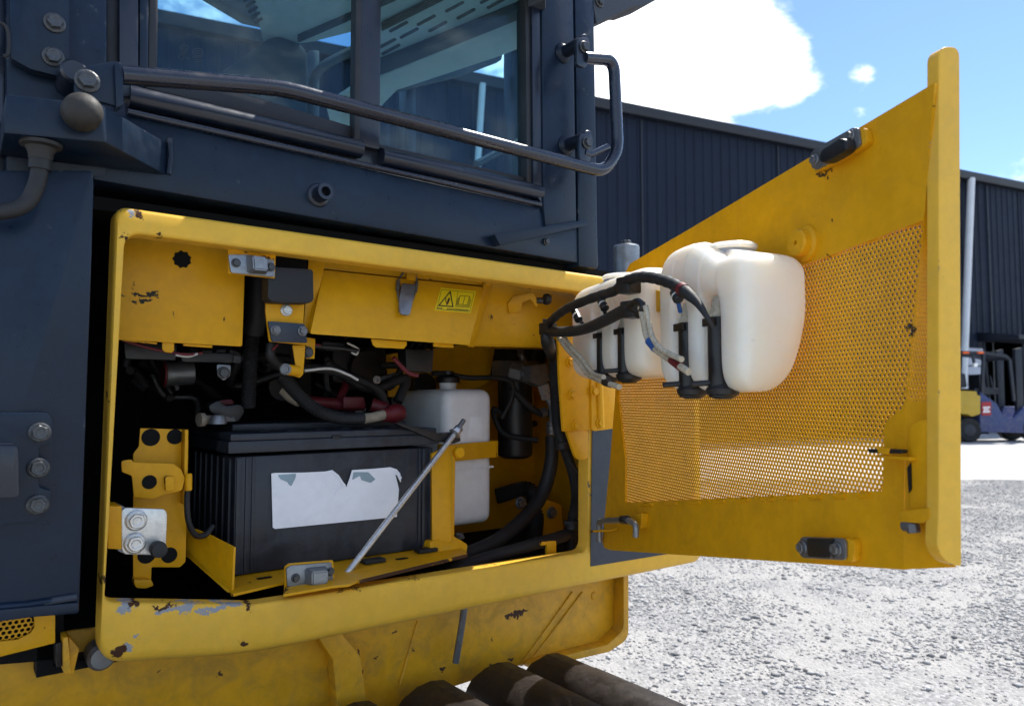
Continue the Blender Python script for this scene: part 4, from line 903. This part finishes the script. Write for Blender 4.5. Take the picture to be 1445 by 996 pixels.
sp = pol('reservoir_strap', [(637, 627), (700, 622), (700, 645), (640, 651)], .222, .004, M['yellow'], mc, .002, .0008); box('reservoir_strap', (x1 + .001, .222, at(700, 645, .22).z), (x1 + .005, .40, at(700, 622, .22).z), M['yellow'], mc, .0008)
oh = thing('overflow_hose', at(690, 530, .28), 'thin black overflow hose running from the reservoir cap', 'hose')
tube('hose', spline([V((nk.x - .04, nk.y, zt_ + .034)), V((nk.x, nk.y, zt_ + .034)), at(660, 533, .29), at(700, 533, .28), at(722, 540, .27), at(722, 562, .28), at(708, 590, .30)], 8), .0058, M['rubber'], oh)
for x in (636, 628): cyl('hose_clip', at(x, 538, .30), at(x + 3, 537, .30), .0085, M['steel'], oh, 14)

# ------------------------------------------------------------------ hoses and fittings in the bay
ff = thing('fuel_filter', at(730, 620, .36), 'tall black filter canister under a grey filter head', 'filter')
fx = at(727, 600, .34); zf = at(727, 535, .34).z; lathe('canister', V((fx.x, fx.y, at(727, 646, .34).z)), (0, 0, 1), [(0, .03), (.006, .040), (.012, .042), (zf - at(727, 646, .34).z, .042)], M['black'], ff, 32)
box('filter_head', (fx.x - .05, fx.y - .03, zf), (fx.x + .05, fx.y + .03, zf + .045), M['steel'], ff, .006)
ef = thing('elbow_hose', at(765, 640, .2), 'black hydraulic hose with a steel elbow fitting', 'hose')
e0, e1 = at(722, 523, .26), at(764, 533, .20); cyl('fitting_nut', e0, e0.lerp(e1, .4), .021, M['steel'], ef, 6); cyl('fitting_nut', e0.lerp(e1, .4), e0.lerp(e1, .55), .018, M['boltm'], ef); prism('elbow_block', rounded([at(747, 516, .2), at(772, 513, .2), at(776, 535, .2), at(764, 546, .2), at(748, 538, .2)], .004), (0, .03, 0), M['steel'], ef, .003)
cyl('swivel_nut', at(766, 542, .205), at(772, 562, .205), .0135, M['zincbright'], ef, 6); tube('steel_pipe', spline([at(771, 558, .205), at(778, 570, .2), at(780, 584, .2), at(780, 600, .2)], 6), .0085, M['zinc'], ef); lathe('crimp_ferrule', at(779, 594, .2), (0, 0, -1), [(0, .0105), (.004, .0125), (.010, .0115), (.012, .0135), (.022, .0135), (.024, .0125), (.030, .0125)], M['steel'], ef)
tube('hose', spline([at(779, 615, .2), at(778, 650, .2), at(768, 690, .2), at(748, 722, .19), at(710, 757, .17), at(670, 778, .16), at(630, 790, .15)], 8), .0155, M['rubber'], ef)
cd = thing('corrugated_conduit', at(808, 740, .1), 'ribbed black conduit rising along the right of the bay', 'conduit')
conduit('conduit', [at(780, 480, .06), at(783, 540, .075), at(787, 600, .09), at(797, 632, .10), at(809, 670, .10), at(813, 700, .10), at(808, 735, .10), at(806, 775, .10)], .0115, M['rubber'], cd)
for x, y in ((793, 628), (807, 740)):
    lathe('conduit_clamp', at(x, y - 6, .098), (.1, 0, -1), [(0, .0135), (.003, .0155), (.012, .0150), (.015, .0160), (.018, .0135)], M['rubber'], cd)
tube('hose_clip', [at(807, 735, .1), at(807, 739, .1)], .0168, M['steel'], cd); tube('branch_wire', spline([at(797, 640, .1), at(812, 662, .09), at(830, 680, .08), at(846, 690, .07)], 6), .005, M['rubber'], cd)
fh = thing('floor_hose', at(740, 775, .1), 'thick black hose lying on the bay floor', 'hose')
tube('hose', spline([at(620, 812, .12), at(680, 790, .11), at(740, 772, .10), at(790, 758, .10), at(815, 748, .12)], 8), .013, M['rubber'], fh)
fh2 = thing('floor_hose', at(740, 720, .3), 'dark ribbed pipe deep in the right of the bay', 'hose'); conduit('pipe', [at(700, 700, .4), at(745, 690, .36), at(756, 720, .32), at(752, 770, .28)], .02, M['rubber'], fh2, .006)
pol('hose_guide', [(764, 764), (785, 763), (785, 784), (772, 786), (772, 768), (764, 770)], .05, .006, M['yellow'], mc, .002); pol('clip_tab', [(818, 733), (832, 732), (832, 750), (818, 752)], .06, .004, M['yellow'], mc, .001)
pol('pump_bracket', [(748, 706), (765, 702), (792, 712), (796, 760), (748, 764)], .30, .006, M['yellow'], mc, .006)
for x, y in ((734, 709), (778, 723)): bolt(at(x, y, .29), (0, -1, 0), .011, M['steel'], mc)
# things in the dark behind
dk = thing('solenoid', at(250, 525, .3), 'dim grey cylinder in the dark upper left of the bay', 'cylinder'); cyl('body', at(232, 528, .30), at(272, 526, .30), .021, M['steel'], dk); cyl('band', at(229, 528, .30), at(233, 528, .30), .022, M['red'], dk)
cbk = thing('clamp_bracket', at(316, 520, .15), 'small zinc pipe clamp bolted in the dark of the bay', 'clamp'); pol('clamp', [(306, 514), (326, 515), (325, 530), (316, 537), (307, 531)], .155, .003, M['zinc'], cbk, .003); bolt(at(315, 526, .152), (0, -1, 0), .0075, M['boltm'], cbk)
up_ = thing('upright_conduit', at(355, 540, .2), 'black conduit running down behind the inner panel', 'conduit'); tube('sleeve', [at(364, 385, .16), at(362, 450, .17), at(358, 470, .18)], .017, M['rubber'], up_); conduit('conduit', [at(358, 465, .18), at(354, 500, .19), at(352, 540, .20), at(350, 575, .21)], .0125, M['rubber'], up_)
lw = thing('loop_cable', at(400, 500, .12), 'black cable looping behind the yellow drop bracket', 'cable'); tube('cable', spline([at(383, 485, .10), at(382, 502, .10), at(393, 515, .11), at(410, 522, .13), at(450, 520, .18), at(500, 533, .2), at(535, 552, .22), at(545, 575, .23)], 8), .008, M['rubber'], lw)
for pts, m_, r_ in (([(430, 523), (465, 520), (490, 528), (505, 536)], 'wirewhite', .0022), ([(172, 480), (215, 492), (260, 500), (285, 498)], 'red', .002), ([(248, 501), (265, 503), (279, 499)], 'wirewhite', .0018), ([(384, 494), (392, 486)], 'red', .002), ([(432, 487), (455, 489), (480, 491), (505, 495)], 'black', .004), ([(555, 505), (575, 525), (590, 530)], 'red', .004), ([(490, 484), (505, 492), (503, 500), (496, 497)], 'wirewhite', .0018), ([(436, 485), (452, 487)], 'red', .0018)):
    w_ = thing('loose_wire', at(*pts[0], .1), 'thin %s wire hanging near %s' % ({'wirewhite': 'white', 'red': 'red', 'black': 'black'}[m_], {430: 'the battery cables', 172: 'the smudged panel edge', 248: 'the panel tab', 384: 'the switch plate', 432: 'the cover box underside', 555: 'the dark connector', 490: 'the cover box tab', 436: 'the drop bracket bolt'}[pts[0][0]]), 'wire')
    tube('strand', spline([at(x, y, .105 + .004 * (i % 2)) for i, (x, y) in enumerate(pts)], 6) if len(pts) > 2 else [at(x, y, .09) for x, y in pts], r_, M[m_], w_, 8)
for (x0, y0, x1, y1, Y, nm, lbl) in ((572, 492, 612, 525, .14, 'relay', 'dark square relay hanging under the cover box'), (455, 482, 487, 495, .12, 'connector', 'small black wire connector under the cover box'), (175, 483, 250, 508, .16, 'harness_bundle', 'dark bundle of wires under the smudged panel'), (255, 497, 330, 512, .18, 'pipe_bundle', 'dark pipes behind the pipe clamp')):
    t_ = thing(nm, at((x0 + x1) / 2, y1, Y), lbl, nm.split('_')[0]); bb = pol('housing', [(x0, y0), (x1, y0 + 2), (x1 - 2, y1), (x0 + 2, y1 - 2)], Y, .03, M['black'], t_, .003, .003)
    for k in range(4): tube('lead', spline([at(x0 + (x1 - x0) * (k + .5) / 4, y0 + (y1 - y0) * .5, Y + .015), at(x0 + (x1 - x0) * (k + .3) / 4 + 6, y0 - 6, Y + .04), at(x0 + (x1 - x0) * (k + .3) / 4 + 20, y0 - 14, Y + .06)], 4), .0032, M['seal'], bb, 8)
pol('inner_bulkhead', [(545, 500), (700, 480), (690, 540), (640, 560), (548, 560)], .42, .004, M['yellow'], mc, .004)
ac = thing('actuator_rod', at(545, 535, .25), 'slim steel actuator rod deep in the bay centre', 'rod'); tube('rod', [at(532, 536, .26), at(560, 528, .28)], .005, M['zinc'], ac); lathe('eye', at(530, 536, .25), (0, -1, 0), [(0, .008), (.006, .008), (.006, .004), (.002, .004)], M['zinc'], ac)
bk = thing('engine_block', at(480, 520, .45), 'dim black machinery in the depth of the bay', 'machinery')
for (x0, y0, x1, y1, Y) in ((470, 490, 545, 540, .40), (690, 480, 770, 530, .45), (380, 480, 440, 560, .45)): pol('housing', [(x0, y0), (x1, y0), (x1, y1), (x0, y1)], Y, .08, M['black'], bk, .01, .008)
rc_ = random.Random(3)
for k in range(26):                       # tangle of small hoses and looms deep in the bay
    x0, y0 = rc_.choice(((rc_.uniform(175, 340), rc_.uniform(488, 560)), (rc_.uniform(440, 560), rc_.uniform(492, 560)), (rc_.uniform(690, 770), rc_.uniform(490, 600)))); Y0 = rc_.uniform(.26, .44)
    pts = [at(x0, y0, Y0)]
    for j in range(3): pts.append(pts[-1] + V((rc_.uniform(-.03, .09), rc_.uniform(-.03, .05), rc_.uniform(-.06, .04))))
    (conduit if k % 3 == 0 else lambda n, p, r, m, t: tube(n, spline(p, 6), r, m, t, 10))('hose', pts, rc_.uniform(.004, .011), M[rc_.choice(('rubber', 'rubber', 'black', 'steel'))], bk)
    if k % 4 == 0: cyl('fitting', pts[1], pts[1] + (pts[2] - pts[1]).normalized() * .014, .012, M[rc_.choice(('steel', 'zinc', 'boltm'))], bk, 6)
for x, y, r_ in ((520, 520, .04), (400, 545, .03), (600, 545, .03)): cyl('pulley', at(x, y, .38), at(x, y, .38) + V((0, .04, 0)), r_, M['black'], bk, 24)

# ------------------------------------------------------------------ the open door (part of the machine) and what hangs on it
def u_at(px, w): return (DP(px, 500, w) - HG).dot(DD)
def UW(u, w, z): return HG + DD * u + DN * w + V((0, 0, z))
def zuw(u, w, py): p = UW(u, w, 0); return zat(p.x, p.y, py)
def holed(name, outer, holes, vec, m, parent):
    bm = bmesh.new(); es = []; vec = V(vec)
    loops = [outer] + holes
    for lp_ in loops:
        v = [bm.verts.new(p) for p in lp_]; es += [bm.edges.new((v[i], v[(i + 1) % len(v)])) for i in range(len(v))]
    bmesh.ops.triangle_fill(bm, edges=es, use_beauty=True, use_dissolve=False)
    fr = list(bm.faces); r = bmesh.ops.extrude_face_region(bm, geom=fr)
    for v in [g for g in r['geom'] if isinstance(g, bmesh.types.BMVert)]: v.co += vec
    return bm_obj(name, bm, m, parent, angle=40)
do = [(874, 400), (889, 372), (975, 322), (1319, 117), (1304, 310), (1279, 560), (1276, 700), (1275, 803.5), (862, 776), (853, 773), (850, 764), (861, 647), (868, 560)]
op = [(890, 470), (960, 436), (1124, 378), (1303, 311), (1290, 440), (1277.5, 572), (1260, 586), (1248, 598), (1245, 692), (1100, 699), (882, 709), (882, 649), (872, 560)]
door = holed('service_door', [DP(x, y) for x, y in do], [[DP(x, y) for x, y in op]], -DN * .004, M['door'], mc)
tag(door, 'open yellow door with a perforated window')
def sheet3(a, z): return UW(a, -.0035, z)
cxp, cyp = 1080, 560
poly = []
for x, y in op:
    p = DP(cxp + (x - cxp) * 1.02, cyp + (y - cyp) * 1.035, -.0035); poly.append(((p - HG).dot(DD), p.z))
perforated('perforated_sheet', poly, sheet3, .0056, .0018, .0012, DN, M['door'], door)
# flange between the folded sheet and the rolled edge
US = u_at(1334, 0.)
def SP(px, py, du=0.): return atP(px, py, HG + DD * (US + du), DD)
def flange(y0, y1):
    def fold(y): return DP(1319 + (y - 117) * (1304 - 1319) / 193 if y < 310 else (1304 - (y - 310) * .1 if y < 560 else 1279 - (y - 560) * .0165), y)
    def st(y): return SP(1321 + max(0, y - 740) * .45, y if y < 800 else 800, -.016)
    return fold, st
fo, stl = flange(0, 1)
def fl_quad(name, ys, m):
    vs_, fs = [], []
    for y in ys: vs_ += [fo(y), stl(y)]
    for i in range(0, len(vs_) - 2, 2): fs.append((i, i + 1, i + 3, i + 2))
    return mesh_obj(name, vs_, fs, m, door)
fl_quad('door_flange', [117, 200, 260, 306], M['door']); fl_quad('door_flange', [566, 620, 680, 740, 803], M['door'])
def fl3(a, b):
    y = 566 - b / .0007; t = a / .045; return fo(y).lerp(stl(y), t)
perforated('perforated_flange', [(0, 0), (.045, 0), (.045, .182), (0, .182)], fl3, .0050, .0014, .001, DN, M['door'], door)
edge_pts = rounded([SP(x, y) for x, y in ((1325, 66), (1354.5, 66), (1357, 798.5), (1340, 797), (1322, 776), (1325, 720))], [.0115, .0115, .002, .01, .014, .01], 6)
eg = prism('door_edge', edge_pts, -DD * .014, M['frame'], door, .0055, seg=4); tag(eg, 'pale rolled edge of the open door')
prism('edge_sealant', [SP(1320, y, -.0135) for y in (200, 330)] + [SP(1324, y, -.0135) for y in (330, 200)], DD * .0012, M['steel'], door, 0)
# latch covers
def dpol(name, px, w, t, m, parent, r=0, bev=.001):
    pts = [DP(x, y, w) for x, y in px]
    if r: pts = rounded(pts, r)
    return prism(name, pts, -DN * t, m, parent, bev)
lc = dpol('latch_cover', [(1143, 217), (1150, 210), (1203, 180), (1211, 181), (1214, 203), (1210, 208), (1152, 240), (1145, 237)], .012, .003, M['steel'], door, .002)
dpol('latch_wedge', [(1155, 222), (1158, 212), (1184, 195), (1192, 196), (1195, 210), (1188, 217), (1165, 230), (1157, 230)], .026, .014, M['black'], lc, .003, .003)
dpol('latch_pad', [(1146, 222), (1220, 180), (1224, 200), (1216, 208), (1152, 243), (1146, 240)], .009, .009, M['door'], lc, .003)
for x, y in ((1200, 192), (1150, 226)): bolt(DP(x, y, .0125), DN, .0050, M['steel'], lc)
lc = dpol('latch_cover', [(1128, 761), (1132, 757), (1188, 759), (1193, 763), (1193, 787), (1189, 790), (1133, 787), (1128, 783)], .014, .003, M['steel'], door, .003)
dpol('latch_pad', [(1131, 758), (1203, 760), (1206, 770), (1203, 793), (1135, 789)], .010, .010, M['door'], lc, .004)
dpol('latch_wedge', [(1138, 759), (1172, 760), (1172, 787), (1140, 785)], .020, .006, M['black'], lc, .003, .002)
for x, y in ((1133, 772), (1181, 774)): bolt(DP(x, y, .0145), DN, .0062, M['steel'], lc)
bs = lathe('stop_boss', DP(1138, 344, .0), DN, [(0, .022), (.004, .0215), (.006, .0165), (.014, .016), (.016, .0145), (.0162, .003), (.012, .0025), (.012, 0)], M['door'], door, 30)
# latch hardware low at the free edge
dpol('lock_housing', [(1283, 600), (1300, 592), (1312, 594), (1312, 720), (1284, 722)], .010, .012, M['door'], door, .006, .004)
lb_ = dpol('lock_arm', [(1224, 633), (1272, 634), (1272, 640), (1226, 639)], .022, .008, M['black'], door, .002, .001); dpol('lock_arm_plate', [(1237, 632), (1256, 633), (1253, 641), (1240, 640)], .0225, .009, M['yellow'], lb_, .001)
dpol('lock_shelf', [(1268, 722), (1310, 716), (1311, 732), (1300, 738), (1270, 736)], .016, .02, M['door'], door, .002); cyl('lock_bolt', DP(1275, 741, .012), DP(1290, 743, .012), .0055, M['steel'], door); cyl('lock_bolt', DP(1287, 738, .012), DP(1290, 752, .012), .0062, M['steel'], door, 6)
dpol('lock_shelf', [(1236, 641), (1284, 645), (1284, 650), (1236, 645)], .018, .018, M['door'], door, .001)
dpol('edge_rub', [(1280, 660), (1285, 652), (1286, 690), (1282, 696)], .0115, .001, M['black'], door, .001, 0)
# stay rod at the hinge side
sr = thing('door_stay', at(846, 763, -.02), 'bent zinc stay rod hooked at the low hinge corner', 'rod')
tube('stay_rod', bend([at(846, 764, -.03), at(845, 735, -.03), DP(885, 733, .03), DP(898, 740, .03), DP(897, 757, .03)], .012, 6), .0052, M['zinc'], sr)
dpol('stay_bracket', [(884, 728), (906, 724), (904, 746), (884, 742)], .012, .012, M['door'], door, .003); cyl('stay_bushing', DP(878, 733, .03), DP(886, 733, .03), .0075, M['black'], sr); tube('stay_pin', [at(833, 749.5, -.012), DP(862, 748, .01), DP(870, 746, .006)], .0022, M['yellow'], door, 8)
dpol('weld_bead', [(960, 706), (1000, 704), (1000, 708), (960, 710)], .001, .002, M['door'], door, .001)
for x in range(905, 1215, 34): tube('weld_bead', [DP(x, 713 - (x - 882) * .043, .0005), DP(x + 16, 712.5 - (x - 882) * .043, .0005)], .0028, M['door'], door, 8)
# hinge leaves
hA = pol('hinge_leaf', [(787, 470), (835, 470), (836, 500), (835, 606), (795, 609), (790, 540)], -.016, .006, M['yellow'], mc, .003, .0015); pol('hinge_leaf', [(797, 600), (830, 600), (830, 645), (826, 648), (815, 648), (811, 643)], -.012, .006, M['yellow'], mc, .003, .0015)
hB = pol('hinge_leaf', [(834, 470), (866, 470), (872, 596), (870, 604), (840, 608), (835, 606)], -.020, .008, M['yellow'], mc, .002, .0015)
cyl('hinge_pin', at(843, 470, -.022), at(848, 604, -.022), .007, M['yellow'], mc)
for x, y, q in ((804, 511, -.0165), (807, 557, -.0165), (812, 601, -.0165), (838, 552, -.0205), (846, 597, -.0205), (800, 478, -.0165)): bolt(at(x, y, q), (0, -1, 0), .0078, M['yellow'], mc)
# capped mount on top of the body behind the tanks
cp = at(884, 380, .14); cp.z = 1.447
cm = lathe('body_mount', cp, (0, 0, 1), [(0, .033), (.002, .033), (.002, .031), (zat(cp.x, cp.y, 349) - 1.447, .031), (zat(cp.x, cp.y, 347) - 1.447, .029)], M['zinc'], mc, 28); ctop = V((cp.x, cp.y, zat(cp.x, cp.y, 347))); bolt(ctop, (0, 0, 1), .0125, M['boltm'], cm)

# ------------------------------------------------------------------ washer tanks on the door
def washer_tank(label, u0, u1, W, zt, zb, grooves, capuw, capz, taper, drop):
    t = thing('washer_tank', UW((u0 + u1) / 2, W / 2, zb), label, 'tank', 'washer tanks on the door')
    def section(depth, s, top):
        pts = [(u0, .006), (u1 - taper * (1 - top), .006), (u1, W)]
        rr = [.02, .045, .034]
        for a, b in grooves:                  # grooves run from the free end towards the hinge
            pts += [(a, W), (a - .003, W - depth), (b + .003, W - depth), (b, W)]; rr += [.014, .006, .006, .014]
        pts += [(u0, W)]; rr += [.022]
        P = rounded([V((p[0], p[1], 0)) for p in pts], rr, 4); c = V(((u0 + u1) / 2, W / 2, 0)); su, sw = (u1 - u0) / 2, W / 2
        return [V((c.x + (p.x - c.x) * (1 - s / su), c.y + (p.y - c.y) * (1 - s / sw), 0)) for p in P]
    H = zt - zb; lv = [(0, .032, .03, 0), (.018, .017, .035, 0), (.07, .005, .04, .15), (.15, 0, .04, .4), (.28, 0, .04, .72), (.42, 0, .038, .95), (.50, 0, .032, 1), (.56, 0, .020, 1), (.61, 0, .007, 1), (.66, .0, .0012, 1), (.76, .0, .0011, 1), (.83, .001, .001, 1), (.91, .006, .001, 1), (.965, .015, .001, 1), (1.0, .034, .001, 1)]
    vs_, fs = [], []; n = 0
    for f, s, dpt, tp in lv:
        loop = section(dpt, s, tp); n = len(loop); vs_ += [UW(p.x, p.y, zb + f * H - drop * max(0., (f - .6) / .4) * max(0., min(1., ((p.x - u0) / (u1 - u0) - .35) / .3)) ** 1.5) for p in loop]
    for k in range(len(lv) - 1):
        for i in range(n): j = (i + 1) % n; fs.append((k * n + i, k * n + j, (k + 1) * n + j, (k + 1) * n + i))
    fs.append(tuple(range(n))[::-1]); fs.append(tuple(range((len(lv) - 1) * n, len(lv) * n)))
    body = mesh_obj('tank_body', vs_, fs, M['tank'], t, angle=70)
    sm = body.modifiers.new('round', 'SUBSURF'); sm.levels = 1; sm.render_levels = 2
    cu, cw = capuw; cpt = UW(cu, cw, zt - .012 - drop * .62)
    lathe('filler_neck', cpt, (0, 0, 1), [(0, .032), (.012, .029), (capz + .004, .027)], M['tank'], t, 32); lathe('filler_cap', cpt + V((0, 0, capz + .002)), (0, 0, 1), [(0, .029), (.002, .0315), (.006, .0315), (.008, .029), (.009, 0)], M['tank'], t, 32)
    for a, b in grooves:
        m_ = (a + b) / 2; pm = cyl('pump', UW(m_, W - .016, zb - .006), UW(m_, W - .016, zb + H * .46), min(.0135, (a - b) * .42), M['black'], t, 18)
        lathe('pump_collar', UW(m_, W - .016, zb + H * .43), (0, 0, 1), [(0, .0125), (.006, .013), (.012, .010), (.024, .0085), (.03, .006)], M['clearhose'], pm)
        cyl('pump_spigot', UW(m_, W - .012, zb + .012), UW(m_ - .012, W + .016, zb + .010), .0035, M['black'], pm); prism('pump_clip', [UW(m_ - .012, W - .004, zb + H * .40), UW(m_ + .012, W - .004, zb + H * .40), UW(m_ + .012, W - .004, zb + H * .45), UW(m_ - .012, W - .004, zb + H * .45)], DN * .004, M['black'], pm, .001)
        lathe('pump_foot', UW(m_, W - .02, zb - .002), (0, 0, 1), [(-.006, .010), (0, .019), (.006, .020), (.014, .014)], M['black'], pm)
    return t, body
WB = .112; u1B = u_at(1163, .004); u0B = u_at(925, WB)
ztB = zuw(u0B + .06, WB * .5, 342); zbB = zuw(u1B, WB, 553)
tB, bodyB = washer_tank('nearer milky washer tank with flat cap on the open door', u0B, u1B, WB, ztB, zbB, [(u_at(1012, WB), u_at(986, WB)), (u_at(966, WB), u_at(948, WB))], (u_at(1060, .05) - .030, .055), .012, .045, .034)
u1A, u0A = .405, u_at(803, WB)
ztA, zbA = zuw(u1A, WB, 368), zuw(u1A, WB, 531)
tA, bodyA = washer_tank('farther milky washer tank partly behind the harness near the hinge', u0A, u1A, WB, ztA, zbA, [(u_at(877, WB), u_at(864, WB)), (u_at(846, WB), u_at(835, WB))], ((u0A + u1A) / 2 - .03, .06), .010, .02, .0)

# ------------------------------------------------------------------ wiring harness and washer hoses over the tanks
wh1 = thing('wiring_harness', DP(925, 392, .14), 'taped black wiring harness arching over the white tanks', 'harness')
up_path = spline([DP(770, 462, .14), DP(783, 448, .145), DP(803, 434, .145), DP(840, 419, .135), DP(868, 410, .135), DP(883, 397, .135), DP(905, 391, .135), DP(930, 394, .135), DP(952, 402, .135), DP(970, 414, .135), DP(985, 428, .132), DP(998, 448, .13), DP(1006, 462, .122)], 8)
tube('loom', up_path, lambda i, n: .0075 * (1.0 + .06 * math.sin(i * 1.7)) if i < n * .74 else .0075 - .0045 * min(1, (i / n - .74) / .16), M['rubber'], wh1)
tube('red_tape', [DP(961, 407, .135), DP(965, 410, .135)], .0082, M['red'], wh1)
for (x, y), (x2, y2), (x3, y3) in (((806, 433), (814, 446), (826, 462)), ((847, 417), (851, 430), (855, 447)), ((948, 401), (955, 418), (960, 440))):
    w_ = .135; tube('branch_lead', spline([DP(x, y, w_), DP(x2, y2, w_ + .002), DP(x3, y3, .125)], 6), .0028, M['blue'] if x > 900 else M['rubber'], wh1, 10); cyl('connector', DP(x2 - 3, y2 - 7, w_ + .001), DP(x2 + 3, y2 + 6, w_ + .001), .0068, M['black'], wh1, 12); cyl('connector_band', DP(x2 - .8, y2 - 1.5, w_ + .001), DP(x2 + .8, y2 + 1, w_ + .001), .0072, M['wirewhite'], wh1, 12)
hh = thing('washer_hose_sheath', DP(850, 455, .14), 'thick black sheath below the harness crossing the far tank', 'sheath')
tube('sheath', spline([DP(772, 468, .14), DP(800, 468, .145), DP(825, 464, .14), DP(850, 454, .14), DP(875, 441, .14), DP(890, 434, .14), DP(900, 432, .14)], 8), .0088, M['rubber'], hh)
def clipbox(p, s, t): return box('clip', p - V((s, s, s * .9)), p + V((s, s, s * .9)), M['black'], t, .003)
clipbox(DP(887, 403, .13), .013, wh1); clipbox(DP(893, 437, .135), .013, hh); clipbox(DP(773, 464, .14), .012, wh1)
tube('clip', spline([DP(888, 432, .15), DP(900, 425, .15), DP(907, 434, .15), DP(900, 446, .15)], 6), .0045, M['black'], hh, 10)
tube('cable_tie', [DP(769, 450, .145), DP(768, 470, .145), DP(773, 490, .14)], .004, M['black'], wh1, 8); tube('loom', spline([DP(771, 462, .14), at(773, 485, -.04), at(779, 500, .05)], 6), .012, M['rubber'], wh1)
# yellow clip mount between the tanks
dpol('clip_mount', [(894, 402), (937, 412), (937, 440), (904, 440)], .085, .085, M['yellow'], door, .002)
for nm, lbl, pts, marks in (('washer_hose', 'pair of clear washer hoses hanging in front of the nearer tank', [(904, 433), (908, 452), (913, 475), (924, 492), (942, 505), (960, 517), (972, 525)], ((916, 481, 925, 492, 'blue'), (948, 508, 960, 517, 'red'))), ('washer_hose', 'thin clear washer hose dangling below the far tank', [(788, 475), (800, 492), (815, 508), (830, 528), (850, 538), (874, 546)], ((853, 539, 862, 542, 'black'),)), ):
    t_ = thing(nm, DP(*pts[-1], .15), lbl, 'hose')
    tube('hose', spline([DP(x, y, .15 if x > 830 else .135) for x, y in pts], 8), .0042, M['clearhose'], t_, 12)
    tube('hose', spline([DP(x + (7 if i < 4 else 2), y - (1 if i < 4 else 6) - (0 if i < 5 else 4 * (i - 4)), .155 if x > 830 else .14) for i, (x, y) in enumerate(pts[:-1])], 8), .0036, M['clearhose'], t_, 12)
    for x0, y0, x1, y1, m_ in marks: tube('hose_tape', [DP(x0, y0, .15), DP(x1, y1, .15)], .0055, M[m_], t_, 12)
